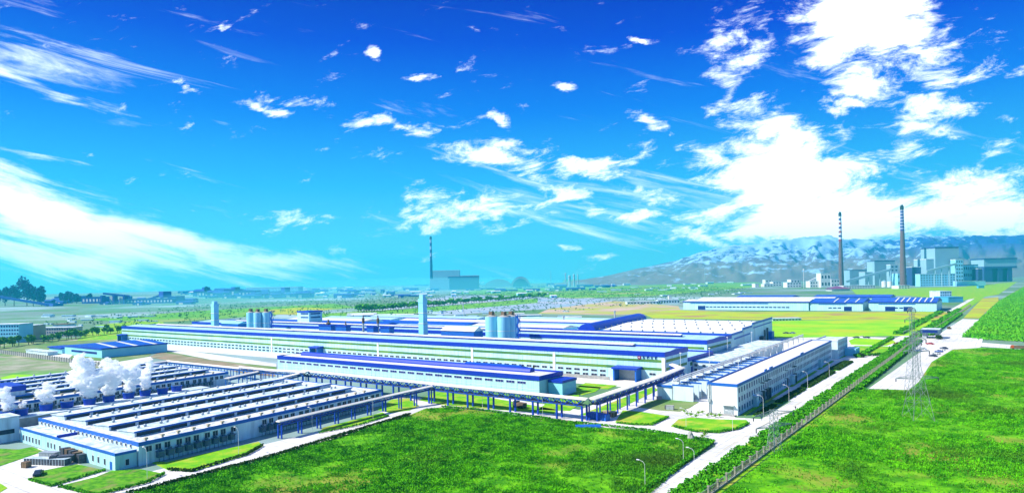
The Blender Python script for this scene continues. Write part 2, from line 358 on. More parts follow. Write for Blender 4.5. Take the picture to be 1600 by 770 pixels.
# ------------------------------------------------------------------ ground and paving
def sheet(name, pts, z, m, holes=None):
    mb = MB(); mb.add([(p[0], p[1], z) for p in pts], [tuple(range(len(pts)))])
    return single(name, mb, m, kind='structure')
def flat(name, px, z, m): return sheet(name, [at(u, v) for u, v in px], z, m)
def slab(name, pts, z0, z1, m):
    return single(name, MB().prism([(p[0], p[1]) for p in pts], z0, z1), m, kind='structure')
def cslab(name, px, z1, m): return slab(name, [at(u, v) for u, v in px], .0, z1, m)
def bend(a): return max(0, a-600)*.0107
gm = MB(); N_ = 8500
gm.add([(-N_, -N_, 0), (N_, -N_, 0), (N_, N_, 0), (-N_, N_, 0)], [(0, 1, 2, 3)])
M_plain = ground3('open_plain', (.09, .22, .07), (.17, .24, .20), (.34, .46, .50), .006, .0023)  # blue-grey tone is distance haze painted into the ground colour
single('ground', gm, M_plain, kind='structure')
# works yard
sheet('yard_paving', [(-715, 297), (-74, 297), (-74, 625), (-140, 625), (-140, 700), (-715, 700)], .03, M_conc)
flat('near_field', [(1116, 690), (1085, 683), (1010, 673), (940, 667), (860, 655), (740, 640), (690, 636), (664, 638), (640, 648), (400, 720), (190, 775), (100, 850), (600, 1100), (900, 1000), (1000, 785)], .04, M_field)
sheet('right_field', [(-57, 60), (-57, 330), at(1360, 608).xy, at(1420, 609).xy, at(1436, 596).xy, at(1456, 565).xy, at(1490, 545).xy, at(1532, 543).xy, at(1640, 545).xy, (160, 480), (160, 60)], .04, M_field)
flat('far_right_field', [(1536, 529), (1502, 526), (1530, 499), (1560, 470), (1600, 447), (1660, 450), (1700, 540)], .05, M_field)
# roads
def strip(name, x0, x1, ys, z, m, f=bend):
    mb = MB(); n = len(ys)
    mb.add([(x0+f(y), y, z) for y in ys]+[(x1+f(y), y, z) for y in ys], [(i, n+i, n+i+1, i+1) for i in range(n-1)])
    return single(name, mb, m, kind='structure')
YS = [100, 200, 300, 400, 500, 600, 700, 800, 1000, 1300, 1700, 2400, 3200]
strip('main_road', -74.0, -67, YS, .06, M_conc)
strip('road_line', -70.7, -70.45, YS[:9], .066, M_line)
flat('junction_paving', [(1116, 692), (1085, 683), (1010, 673), (940, 667), (860, 655), (740, 640), (690, 636), (655, 625), (780, 620), (880, 636), (905, 640), (960, 620), (1050, 590), (1100, 600), (1120, 640), (1150, 652), (1200, 655), (1240, 645), (1180, 690), (1130, 730)], .05, M_conc)
flat('works_road', [(664, 638), (640, 648), (400, 722), (182, 771), (150, 790), (-20, 850), (-30, 725), (60, 700), (150, 735), (220, 740), (400, 697), (520, 668), (600, 642), (640, 630), (600, 622), (655, 620), (690, 636)], .045, M_conc)
strip('verge', -67, -57.2, YS, .07, M_lawn)
strip('outer_verge', -57, -54.6, [250, 400, 600, 800, 1100, 1700], .075, M_lawn)
flat('parking_apron', [(1357, 607), (1420, 609), (1436, 596), (1456, 565), (1490, 545), (1532, 543), (1536, 529), (1502, 527), (1530, 499), (1504, 498), (1470, 520), (1455, 531), (1440, 548)], .08, M_conc)
flat('gate_drive', [(1395, 530), (1420, 519), (1500, 527), (1536, 529), (1532, 543), (1440, 549), (1415, 540), (1370, 540)], .085, M_conc)
flat('farm_road', [(1530, 541), (1700, 553), (1700, 548), (1534, 535)], .09, M_conc)
# lawns with kerbed edges
def lawn(px, m=M_lawn, h=.14): return cslab('lawn', px, h, m)
lawn([(1048, 666), (1060, 655), (1080, 652), (1120, 655), (1166, 656), (1172, 662), (1150, 671), (1120, 676), (1085, 674)])
lawn([(961, 660), (973, 641), (1000, 643), (1046, 650), (1040, 655), (1018, 664), (990, 664)])
lawn([(997, 636), (1012, 628), (1030, 623), (1092, 628), (1078, 637), (1062, 643), (1030, 641)], M_scrub)
lawn([(905, 648), (1020, 604), (1029, 609), (960, 642), (935, 650)])
lawn([(840, 640), (858, 627), (905, 615), (905, 632), (890, 642)])
lawn([(690, 632), (655, 625), (680, 612), (760, 620), (870, 640), (866, 646), (780, 640)])
lawn([(893, 612), (905, 602), (940, 605), (930, 612), (910, 617)])
lawn([(902, 604), (915, 598), (965, 602), (950, 608)])
lawn([(499, 676), (505, 668), (598, 644), (608, 650), (560, 664)])
lawn([(600, 632), (612, 624), (640, 622), (655, 634), (640, 641), (610, 645), (590, 640)])
lawn([(412, 696), (404, 690), (260, 722), (232, 720), (262, 734), (300, 737), (385, 711)])
lawn([(150, 775), (90, 760), (150, 745), (175, 735), (220, 733), (256, 740), (232, 753)], M_garden)
lawn([(45, 750), (68, 735), (120, 725), (165, 735), (80, 760)], M_garden)
lawn([(-20, 735), (68, 705), (50, 698), (30, 702), (-20, 700)], M_garden)
lawn([(-20, 770), (-5, 752), (12, 762), (-10, 775)])
# the two dark planting beds at the foot of the long office block
for y0, y1 in ((258, 283), (288, 330), (335, 395), (402, 445)):
    slab('planting_bed', [(-82.2-.03*(y0-255), y0), (-80.6-.03*(y0-255), y0), (-80.6-.03*(y1-255), y1), (-82.2-.03*(y1-255), y1)], 0, .16, M_lawn)
    slab('planting_bed', [(-78.4-.02*(y0-255), y0), (-75.6, y0), (-75.6, y1), (-78.4-.02*(y1-255), y1)], 0, .16, M_lawn)
# meadows and open land
flat('meadow', [(1208, 528), (1205, 501), (1480, 498), (1462, 506), (1432, 524)], .10, M_lime)
lawn([(1312, 560), (1330, 553), (1400, 553), (1412, 545), (1385, 541), (1336, 540), (1326, 545)])
lawn([(1326, 532), (1336, 528), (1395, 531), (1400, 535), (1385, 540), (1330, 538)], M_lime)
flat('yellow_meadow', [(1020, 497), (1000, 488), (1060, 484), (1150, 487), (1475, 487), (1488, 489), (1478, 498), (1208, 500)], .08, M_yell)
flat('dry_meadow', [(840, 490), (870, 477), (960, 470), (1060, 478), (1063, 484), (1010, 490), (960, 492)], .07, ground3('dry_meadow_ground', (.36, .42, .05), (.45, .30, .22), (.55, .40, .34), .02, .01))
flat('dry_plot', [(1505, 497), (1535, 466), (1560, 464), (1560, 470), (1530, 497)], .09, M_yell)
flat('green_belt', [(700, 458), (760, 452), (1000, 446), (1180, 440), (1200, 447), (1020, 462), (900, 466), (800, 462)], .12, ground3('belt_grass', (.09, .33, .03), (.16, .38, .03), (.28, .34, .10), .01, .004))
flat('green_belt', [(880, 436.5), (1040, 434), (1300, 430.5), (1300, 437), (1150, 438), (1000, 443), (880, 444)], .12, MATS['belt_grass'])
flat('green_belt', [(1330, 452), (1500, 448), (1590, 440), (1560, 460), (1500, 470), (1420, 462), (1340, 462)], .12, M_lawn)
flat('green_land', [(120, 500), (330, 484), (520, 474), (560, 480), (430, 492), (260, 503)], .13, MATS['belt_grass'])
flat('green_land', [(460, 492), (640, 482), (840, 466), (840, 473), (640, 490), (500, 497)], .13, MATS['belt_grass'])
flat('yellow_land', [(420, 484), (470, 480), (520, 482), (470, 492), (430, 491)], .15, M_yell)
flat('blue_plain', [(560, 484), (700, 462), (900, 462), (960, 470), (860, 482), (700, 492)], .11, ground3('grey_blue_plain', (.22, .34, .42), (.34, .40, .46), (.48, .46, .50), .012, .005))  # ground coloured grey-blue, haze painted into it
flat('scrub_land', [(0, 535), (0, 556), (150, 575), (190, 582), (230, 560), (240, 548), (432, 585), (432, 570), (235, 545), (190, 533), (180, 525), (100, 528)], .11, M_scrub)
flat('scrub_land', [(-40, 552), (150, 572), (192, 579), (330, 600), (100, 640), (-40, 660)], .12, ground3('rough_ground', (.34, .33, .24), (.20, .24, .12), (.10, .30, .04), .07, .025))
flat('brown_plot', [(232, 558), (250, 550), (430, 578), (430, 588), (385, 584), (300, 566), (262, 563)], .13, M_soil)
flat('green_plot', [(0, 606), (60, 590), (70, 585), (20, 585), (0, 590)], .14, M_lime)
flat('green_land', [(150, 508), (250, 497), (260, 510), (190, 514), (190, 530), (120, 532)], .12, M_lawn)
flat('inner_road', [(234, 543), (240, 540), (432, 568), (432, 573), (330, 562)], .15, M_conc)
flat('inner_road', [(60, 560), (120, 548), (108, 560), (180, 566), (235, 557), (240, 562), (190, 578), (150, 572)], .15, M_conc)

# ------------------------------------------------------------------ large halls
def hall(name, label, x0, x1, y0, y1, h, fascia, stripes=(), roof=M_roofc, rise=1.6, wall=M_wall, fm=M_blue, pilasters=(), group=None, gable=None):
    t = T(name, label, 'factory hall', ((x0+x1)/2, (y0+y1)/2, 0), group)
    t.part('wall', MB().box(x0, y0, 0, x1, y1, h), wall)
    ym = (y0+y1)/2
    t.part('roof', MB().extr([(y0+.1, h+.01), (ym, h+rise), (y1-.1, h+.01)], 'x', x0+.1, x1-.1), roof)
    f = MB(); f0 = h-fascia; f1 = h+.9
    f.box(x0-.3, y0-.3, f0, x1+.3, y0+.02, f1); f.box(x0-.3, y1-.02, f0, x1+.3, y1+.3, f1)
    f.box(x1-.02, y0+.02, f0, x1+.3, y1-.02, f1); f.box(x0-.3, y0+.02, f0, x0+.02, y1-.02, f1)
    t.part('fascia', f, fm)
    for z0, z1 in stripes:
        cuts = [x0+.6]+[c for p in pilasters for c in (p-.9, p+.9)]+[x1-1.6]
        for i in range(0, len(cuts), 2):
            t.part('light_band', MB().box(cuts[i], y0-.06, z0, cuts[i+1], y0+.01, z1), M_green)
        t.part('light_band', MB().box(x1-.01, y0+1.5, z0, x1+.06, y1-1, z1), M_green)
    return t
def ridge_vent(t, x0, x1, yc, z0, wid=3.2, hh=.75, cap=M_roofw, side=M_blue):
    o = t.part('ridge_vent', MB().extr([(yc-wid/2, z0-1), (yc-wid/2, z0+hh), (yc+wid/2, z0+hh), (yc+wid/2, z0-1)], 'x', x0, x1), side)
    t.part('vent_cap', MB().extr([(yc-wid/2-.7, z0+hh+.01), (yc-wid/2-.7, z0+hh+.25), (yc, z0+hh+.8), (yc+wid/2+.7, z0+hh+.25), (yc+wid/2+.7, z0+hh+.01)], 'x', x0-.4, x1+.4), cap, o)
def portal(t, xc, y, wid, dep, h, name='porch', blue=M_blue):
    p = t.part(name, MB().box(xc-wid/2, y-dep, 0, xc-wid/2+.8, y-.02, h-1.3).box(xc+wid/2-.8, y-dep, 0, xc+wid/2, y-.02, h-1.3), M_blue2)
    t.part('porch_roof', MB().extr([(y-dep-.5, h-1.29), (y-dep-.5, h-.4), (y-.02, h), (y-.02, h-1.29)], 'x', xc-wid/2-.6, xc+wid/2+.6), blue, p)
    t.part('door', MB().box(xc-wid/2+.8, y-.5, 0, xc+wid/2-.8, y-.02, h-1.3), M_steel)

H1 = hall('main_hall', 'longest white hall with two green bands and blue eaves, characters near its right corner', -700, -139.5, 320, 350, 14, 1.5, ((9.6, 11.0), (5.6, 7.0)), pilasters=(-460, -343, -262, -204))
ridge_vent(H1, -660, -163, 335, 15.6)
pn, fr = win_mesh(3.4, 1.1, bars=1)
spots = []
x = -694
while x < -170:
    if not any(abs(x-c) < 7 for c in (-404, -152, -695)):
        spots.append((x, 319.95, 3.7)); spots.append((x, 319.95, 1.5))
    x += 5.2
cap_windows(H1, spots, pn, fr, (3.4, 1.1), 0)
H1.inst('window', fr, (-146, 319.95, 3.7), 0, sub=('pane', pn))
portal(H1, -158.5, 320, 13, 6, 7.2); portal(H1, -404, 320, 9, 5, 7.5); portal(H1, -694, 320, 9, 5, 7.5)
for px_ in (-460, -343, -262, -204): H1.part('pilaster', MB().box(px_-.8, 319.8, 0, px_+.8, 320.02, 12.05), M_frame)
pass
H1.part('corner_pier', MB().box(-140.9, 319.75, 0, -139.2, 321.2, 12.05), M_frame)
H1.part('low_wall', MB().box(-200, 314.0, 0, -167, 314.4, 1.8), M_grey)
# characters and emblem on the wall
def text_mesh(s, size):
    c = bpy.data.curves.new('txt', 'FONT'); c.body = s; c.size = size; c.extrude = .06; c.align_x = 'CENTER'; c.align_y = 'CENTER'; c.offset = .045
    o = bpy.data.objects.new('txt', c); COL.objects.link(o)
    dg = bpy.context.evaluated_depsgraph_get(); me = bpy.data.meshes.new_from_object(o.evaluated_get(dg))
    bpy.data.objects.remove(o); return me
M_sign = mat('sign_blue', (.01, .04, .20), .5)
for i, ch in enumerate('新疆众和'):
    me = text_mesh(ch, 1.55); me.materials.clear(); me.materials.append(M_sign)
    o = H1.inst('character', me, (-150.4+i*2.15, 319.9, 11.75)); o.rotation_euler = (R(90), 0, 0)
em = MB(); em.cyl(0, 0, 0, .12, 1.0, n=28)
o = H1.inst('emblem', em.mesh('emblem', mat('emblem_red', (.22, .01, .08), .5)), (-153.0, 319.85, 11.75)); o.rotation_euler = (R(90), 0, 0)
ring = MB(); ring.cyl(0, 0, .125, .17, .55, .1, 3)
ob = bpy.data.objects.new('emblem_mark', ring.mesh('emblem_mark', M_frame)); COL.objects.link(ob); ob.parent = o; ob.rotation_euler = (0, 0, R(90))

H2 = hall('second_hall', 'second long white hall with one green band, just behind the longest hall', -700, -144, 391, 434, 14, 1.5, ((9.4, 10.8),), roof=M_roofc)
ridge_vent(H2, -640, -165, 405, 15.4)
LKB = hall('link_block', 'low white block with blue eaves squeezed between the two long halls at their right ends', -165, -140.5, 353, 390.4, 8, 1.2, (), roof=M_roofc, rise=.6)
LKB.part('light_band', MB().box(-140.51, 356, 4.2, -140.44, 388, 6), M_green)
LKB.part('door', MB().box(-140.5, 357, 0, -140.3, 362, 3.6), M_blue)

# third hall: broad white roof with a stepped parapet and rows of turret vents
t = T('broad_hall', 'broad white-roofed hall with stepped blue parapet and rows of roof vents', 'factory hall', (-210, 530, 0))
def shh(p): return (p[0]+(p[1]-452)*(-.085-.1*(-150-p[0])/100), p[1], p[2])
x0, x1, y0, y1 = -248, -150, 452, 592
t.part('wall', MB(shh).box(x0, y0, 0, x1, y1, 13), M_wall)
t.part('roof', MB(shh).extr([(y0+.2, 13.01), (y0+.2, 13.3), ((y0+y1)/2, 14.6), (y1-.2, 13.3), (y1-.2, 13.01)], 'x', x0+.2, x1-.2), mat('bright_white_roof', (.82, .80, .78), .6, (.74, .74, .74), .1, .3))
f = MB(shh); f.box(x0-.3, y0-.3, 12.4, x1+.3, y0-.0, 14)
for ya, yb, zt in ((452.05, 484, 14), (484, 515, 15.6), (515, 592, 17.2)): f.box(x1, ya, zt-1.6, x1+.3, yb, zt)
t.part('parapet', f, M_blue2)
p2 = MB(shh)
p2.box(x1-.3, 484, 13.3, x1-.01, 515, 15.5).box(x1-.3, 515.1, 13.3, x1-.01, 592, 17.1); t.part('parapet_wall', p2, M_wall)
t.part('light_band', MB(shh).box(x1-.01, 460, 9.2, x1+.06, 508, 10.4), M_blue2); t.part('light_band', MB(shh).box(x1-.01, 520, 12.6, x1+.06, 588, 13.6), M_blue2)
vent = MB(); vent.cyl(0, 0, 0, .6, .5, n=8); vent.cyl(0, 0, .6, 1.0, .85, .7, 8); vent.cyl(0, 0, 1.0, 1.4, .7, .15, 8); VENT = vent.mesh('roof_vent', mat('dull_vent_metal', (.16, .20, .24), .6))
for r_, yy in enumerate((458, 484, 514, 548, 584)):
    for k in range(11):
        zz = 13.1+1.3*(1-abs(yy-522)/70)
        t.inst('roof_vent', VENT, shh((-241+k*8.6, yy, zz)))
t.part('door', MB(shh).box(x1-.01, 470, 0, x1+.1, 474, 5), M_blue2); t.part('door', MB(shh).box(x1-.01, 500, 0, x1+.1, 503, 4.5), M_blue2)
t.part('side_unit', MB(shh).box(x1+.1, 540, 0, x1+3, 548, 5), M_dark); t.part('side_pipe', MB(shh).bar((x1+1, 556, 0), (x1+1, 556, 9), 1), M_dark); t.part('side_pipe', MB(shh).bar((x1+1, 566, 0), (x1+1, 566, 10), 1.2), M_dark); t.part('side_unit', MB(shh).box(x1+.1, 575, 0, x1+2.5, 585, 6), M_blue2)
# the blue barrel roof along its left edge
t = T('barrel_hall', 'narrow hall with a bright blue barrel roof beside the broad white roof', 'factory hall', (-275, 530, 0))
t.part('wall', MB(shh).box(-266, 448, 0, -248.4, 594, 13.6), M_cyan)
prof = [(-264.5, 13.62)]+[(-257-7.2*math.cos(a), 13.62+4.8*math.sin(a)) for a in np.linspace(0, math.pi, 13)]
t.part('roof', MB(shh).extr(prof, 'y', 447, 595), M_blue, smooth=False)
t.part('end_block', MB(shh).box(-285, 436, 0, -248.4, 446.9, 14.2), M_blue)
for k in range(9): t.inst('roof_vent', VENT, shh((-249.2, 456+k*15, 13.6)))

# front workshop with a blue barrel vent
C = hall('front_workshop', 'pale workshop with thick blue eaves behind the blue conveyor gallery', -361.5, -171, 255.5, 275, 8.2, 1.2, (), roof=M_roofw, rise=.9, wall=M_wall)
prof = [(265.5-2.1*math.cos(a), 8.8+2.3*math.sin(a)) for a in np.linspace(-.2, math.pi+.2, 14)]
C.part('barrel_vent', MB().extr(prof, 'x', -350, -181.5), M_blue)
pn, fr = win_mesh(4.6, 1.0, M_bglass, 2)
x = -357
while x < -176: C.inst('window', fr, (x, 255.45, 5.6), 0, sub=('pane', pn)); x += 6.3
C.part('gutter_line', MB().box(-361.5, 255.4, 2.8, -171, 255.49, 2.95), M_frame)
t = T('workshop_annex', 'small white annex with blue eaves at the right end of the front workshop', 'annex', (-165, 268, 0))
t.part('wall', MB().box(-170.4, 262, 0, -163, 274, 6.2), M_cyan); t.part('fascia', MB().box(-170.4, 261.7, 5.6, -162.7, 274.3, 6.7), M_blue)
t = T('canopy_shed', 'small blue shed roof standing between workshop and longest hall', 'shed', (-222, 290, 0))
t.part('wall', MB().box(-240, 283, 0, -205, 296, 6), M_cyan)
t.part('roof', MB().extr([(282, 6.01), (289.5, 8.2), (297, 6.01)], 'x', -241, -204), M_bluer)
t.part('vent_pipe', MB().cyl(-196, 288, 0, 9, .5), M_brown)

# ------------------------------------------------------------------ blue conveyor galleries
M_gblue = mat('gallery_blue', (.006, .06, .45), .5, (.004, .04, .35), .3, .4)
M_groof = mat('cream_gallery_roof', (.78, .73, .64), .8, (.62, .59, .53), .4, .5)
def gallery(label, pts, h, wid=3.0, th=2.4, post=6.5, roofm=M_groof, steel=M_blue2, group='covered conveyor galleries', pw=.35, tk=.16):
    pts = [Vector((p[0], p[1], p[2] if len(p) > 2 else h)) for p in pts]
    c = pts[0]; t = T('conveyor_gallery', label, 'conveyor gallery', (c.x, c.y, 0), group)
    for a, b in zip(pts[:-1], pts[1:]):
        d = b-a; L = d.length; d2 = Vector((d.x, d.y, 0)).normalized(); n = Vector((-d2.y, d2.x, 0))*wid/2
        rf = MB(); up = Vector((0, 0, .3)); e = n*1.15; x_ = d2*wid*.5
        vs = [a-e-x_, b-e+x_, b+x_+up*1.5, a-x_+up*1.5, a+e-x_, b+e+x_, a-e-x_-up, b-e+x_-up, a+e-x_-up, b+e+x_-up]
        rf.add(vs, [(0, 1, 2, 3), (3, 2, 5, 4), (6, 7, 1, 0), (4, 5, 9, 8), (8, 9, 7, 6), (6, 0, 3, 4, 8), (1, 7, 9, 5, 2)]); t.part('roof', rf, roofm)
        tr = MB(); m = max(2, int(L/2.6)); lo = Vector((0, 0, -th)); top = Vector((0, 0, -.45))
        for s in (-1, 1):
            tr.bar(a+n*s+top, b+n*s+top, .22); tr.bar(a+n*s+lo, b+n*s+lo, .26)
            for k in range(m):
                p, q = a+d*(k/m), a+d*((k+1)/m)
                tr.bar(p+n*s+(lo if k % 2 else top), q+n*s+(top if k % 2 else lo), tk)
                tr.bar(p+n*s+top, p+n*s+lo, .12)
        t.part('truss', tr, steel)
        t.part('deck', MB().add([a-n+lo*.97, b-n+lo*.97, b+n+lo*.97, a+n+lo*.97, a-n+lo*.9, b-n+lo*.9, b+n+lo*.9, a+n+lo*.9], [(3,2,1,0),(4,5,6,7),(0,1,5,4),(1,2,6,5),(2,3,7,6),(3,0,4,7)]), M_dark)
        m = max(1, round(L/post))
        for k in range(m+1):
            p = a+d*(k/m)
            for s in (-1, 1):
                q = p+n*s; t.part('post', MB().box(q.x-pw/2, q.y-pw/2, 0, q.x+pw/2, q.y+pw/2, q.z-th), steel)
    return t
gallery('main covered conveyor gallery running before the front workshop on blue truss', [(-290, 221), (-127, 219)], 8.3, 3.4, 2.6, 11, steel=M_gblue, tk=.3, pw=.6)
gallery('conveyor gallery climbing from the corner to the longest hall end', [(-124.5, 221, 8.3), (-125.5, 280, 8.6), (-128, 312, 8.9), (-136, 322, 8.9)], 8.3, 3.2, 2.4, 9, steel=M_gblue, tk=.3, pw=.45)
gallery('low conveyor gallery joining foundry side to main gallery on thin blue posts', [at(437, 657, 6), at(600, 619.5, 6), at(672, 603, 7.5)], 6, 1.7, 1.4, 9, pw=.4, steel=M_gblue)
gallery('thin branch gallery dropping from main gallery towards foundry roof', [at(436, 591, 6), at(476, 580, 8)], 8, 2.6, 1.6, 12)
gallery('short side gallery in open ground left of the front workshop', [at(356, 590, 6), at(412, 578, 6)], 6, 2.4, 1.2, 9)
gallery('long thin gallery across the brown plot, behind the far foundry roofs', [at(262, 563.5, 6), at(377, 575, 6)], 6, 2.2, 1.2, 6)
gallery('gallery stretch linking the brown plot to the main gallery', [at(377, 573, 7), at(430, 578, 7.5), at(478, 580.5, 8.3)], 7, 3, 1.8, 8)
gallery('short gallery end turning back behind the far foundry', [at(262, 563.5, 6), at(232, 568, 6)], 6, 2.2, 1.2, 8)

# ------------------------------------------------------------------ saw-tooth foundries
AC = MB(); AC.box(-.9, -.1, -.9, .9, -1.5, .8).box(-1.1, -.1, .8, 1.1, -2.0, .95).cyl(0, -.8, .95, 1.5, .5, .6, 8); AC.bar((-.7, -1.4, -.9), (-.7, -1.4, -2.2), .12).bar((.7, -1.4, -.9), (.7, -1.4, -2.2), .12)
ACM = AC.mesh('air_cooler', mat('cooler_casing', (.10, .16, .24), .5, (.05, .08, .14), .8, .6))
tv = MB(); tv.cyl(0, 0, 0, .45, .32, n=8); tv.cyl(0, 0, .45, .9, .6, .5, 8); tv.cyl(0, 0, .9, 1.15, .45, .1, 8)
TVENT = tv.mesh('roof_vent', M_steel)
bv = MB(); bv.cyl(0, 0, 0, .5, .35, n=8); bv.box(-.5, -.5, .5, .5, .5, 1.0)
BVENT = bv.mesh('roof_vent', M_tan)
def foundry(label, x0, x1, y0, y1, nstrip, h=6.5, gaps=()):
    o = shear(((x0+x1)/2, (y0+y1)/2, 0)); t = T('foundry_building', label, 'foundry', o)
    t.part('wall', MB(shear).box(x0, y0, 0, x1, y1, h-.02), M_wally)
    t.part('roof', MB(shear).box(x0+.25, y0+.25, h-.02, x1-.25, y1-.25, h+.1), M_felt2)
    f = MB(shear); f.box(x1-.25, y0-.1, h-.75, x1+.12, y1, h+.35).box(x0-.12, y0-.12, h-.75, x1-.25, y0+.25, h+.35).box(x0-.12, y0+.25, h-.75, x0+.25, y1, h+.35).box(x0+.25, y1-.25, h-.4, x1-.25, y1+.1, h+.35)
    t.part('fascia', f, M_blue2)
    pitch = (x1-x0-5.5)/nstrip
    for k in range(nstrip):
        xa = x0+2+k*pitch; xb = xa+pitch*.66; ya, yb = y0+3.5, y1-6-3*(k % 2)
        hi = h+1.9
        b_ = t.part('clerestory', MB(shear).extr([(xa, h+.1), (xa, h+1.0), (xb-.3, hi-.25), (xb-.3, h+.1)], 'y', ya, yb), M_wally)
        t.part('clerestory_roof', MB(shear).extr([(xa-.3, h+1.02), (xa-.3, h+1.2), (xb, hi-.02), (xb, hi-.24), (xb-.3, hi-.24)], 'y', ya-.3, yb+.3), M_felt, b_)
        t.part('clerestory_edge', MB(shear).box(xb+.005, ya-.3, hi-.55, xb+.09, yb+.3, hi), M_blue2, b_)
        gl = MB(shear); m = int((yb-ya)/9)
        for j in range(m):
            gl.box(xb-.3, ya+j*9+.6, h+.25, xb-.2, ya+j*9+8.4, h+1.35)
        t.part('clerestory_glazing', gl, M_glass, b_)
        j = 0; y = ya+4
        while y < yb-3 and j < 14:
            p = shear((xa+pitch*.3, y, h+1.3)); t.inst('roof_vent', TVENT, p); 
            p = shear((xa+pitch*.3, y+2.2, h+1.3))
            if k % 2: t.inst('roof_vent', TVENT, p)
            y += 7.5; j += 1
    pn, fr = win_mesh(1.8, 1.6, bars=1)
    y = y0+3; k = 0
    while y < y1-2:
        if not any(a < y < b for a, b in gaps):
            p = shear((x1+.03, y, h-2.0)); t.inst('window', fr, p, FX+R(5.7), sub=('pane', pn))
        k += 1; y += 2.9 if k % 3 else 3.9
    y = y0+6
    while y < y1-8:
        if not any(a < y < b for a, b in gaps):
            p = shear((x1+.05, y, 2.3)); o_ = t.inst('air_cooler', ACM, p, FX+R(5.7))
        y += 3.1
    y = y0+3
    while y < y1-6:
        t.inst('roof_vent', BVENT, shear((x1-1.6, y, h+.1))); y += 5.2
    return t
P1 = foundry('near foundry with striped saw-tooth roofs and air coolers along its right wall', -278, -206.5, 98.5, 204, 4, gaps=((131, 141),))
P0 = foundry('far foundry with striped roofs beyond the row of cooling tubs', -405, -323.5, 96, 206, 5)
# front annex of the near foundry
a_ = T('foundry_annex', 'low white annex with blue roof edge along the short end of the near foundry', 'annex', (-242, 96, 0))
x0, x1, y0, y1 = -276, -207.2, 92.2, 98.2
a_.part('wall', MB().box(x0, y0, 0, x1, y1, 4.6), M_wall); a_.part('roof', MB().box(x0+.2, y0+.2, 4.6, x1-.2, y1, 4.7), M_felt)
a_.part('fascia', MB().box(x0-.1, y0-.1, 4.2, x1+.1, y0+.15, 4.95).box(x1-.15, y0+.15, 4.2, x1+.1, y1, 4.95), M_blue2)
a_.part('fire_wall', MB().box(-247, y0+.2, 4.7, -246.3, y1, 5.5), M_blue)
pn, fr = win_mesh(1.0, 1.7, bars=0)
for x in (-273, -270.5, -268, -265.3, -262.5, -260, -253, -250.5, -248, -244, -240, -237, -221, -217.5, -213.5):
    a_.inst('window', fr, (x, y0-.02, 1.8), 0, sub=('pane', pn))
a_.part('door', MB().box(-231, y0-.05, 0, -227.5, y0+.02, 3.2), M_tan); a_.part('door', MB().box(-210.5, y0-.05, 0, -209, y0+.02, 2.3), M_blue2)
a_.inst('window', fr, (x1+.02, 95.5, 1.8), FX, sub=('pane', pn))
pn, fr = win_mesh(.9, .9, bars=0)
x = -275
while x < -209:
    P1.inst('window', fr, shear((x, 98.4, 5.35)), 0, sub=('pane', pn)); x += 2.9
# sheds at the left bottom
s_ = T('pump_house', 'pale concrete pump house with a stepped tower at the foundry front corner', 'pump house', (-285, 92, 0))
s_.part('wall', MB().box(-320, 84, 0, -279, 93, 5.2), M_wally); s_.part('roof', MB().extr([(83.7, 5.21), (88.5, 6.4), (93.3, 5.21)], 'x', -320.3, -279-6), M_roofc)
s_.part('tower', MB().box(-288, 86.5, 5.2, -279.02, 93.02, 8.2), M_wally)
s_.part('tower_roof', MB().box(-288.3, 86.2, 8.2, -278.8, 93.3, 8.6), M_felt, s_.o.children[-1])
s_.part('window', MB().box(-278.99, 85.5, 2.8, -278.9, 91.5, 4.3), M_glass); s_.part('window', MB().box(-292, 83.9, 2.8, -284, 83.99, 4.2), M_bglass)
t = T('blue_topped_tower', 'square white tower with deep blue cap at the left edge', 'tower', (-345, 108, 0))
t.part('wall', MB().box(-352, 104, 0, -335, 114, 10), M_wally); t.part('cap', MB().box(-352.3, 103.7, 10, -334.7, 114.3, 12.2), M_blue)
# cooling tubs along the channel between the foundries
basin = T('cooling_channel', 'long pale concrete channel wall carrying the row of blue cooling tubs', 'concrete channel', (-305, 135, 0))
basin.part('wall', MB(shear).box(-311, 84, 0, -303, 182, 3.4), M_grey); basin.part('deck', MB(shear).box(-311.3, 83.8, 3.4, -302.8, 182.2, 3.7), M_felt)
tubs = [(12, 647), (72, 636), (105, 631.5), (140, 627), (170, 622.5), (201, 617.5), (227, 613.5), (254, 610.5), (276, 606.5), (33, 643.5)]
tub_lbl = ['second blue cooling tub from the left edge', 'fourth blue cooling tub from the left, lightly steaming', 'fifth blue cooling tub from the left edge', 'sixth blue cooling tub, before the widest steam',
           'blue cooling tub under the left flank of the tall plume', 'blue cooling tub at the middle of the steam', 'blue cooling tub below the right steam plume', 'greyish blue cooling tub without steam',
           'last deep blue cooling tub, farthest from the camera', 'third blue cooling tub from the left edge']
def tub(p, lab, zb=3.7):
    t = T('cooling_tub', lab, 'cooling tub', (p.x, p.y, 3.7), 'blue cooling tubs on the channel', local=True)
    m = MB(); m.cyl(0, 0, 0, 2.4, 2.1, 2.35, 20); t.part('shell', m, M_blue, smooth=False)
    m = MB(); m.cyl(0, 0, 2.4, 2.6, 2.45, 2.45, 20); t.part('rim', m, M_blue2)
    m = MB(); m.cyl(0, 0, 2.6, 2.65, 2.0, 2.0, 20); t.part('grille', m, M_dark)
TP = []
for (u, v), lb in zip(tubs, tub_lbl):
    p = at(u, v, 3.7+1.2); TP.append(p); tub(p, lb)

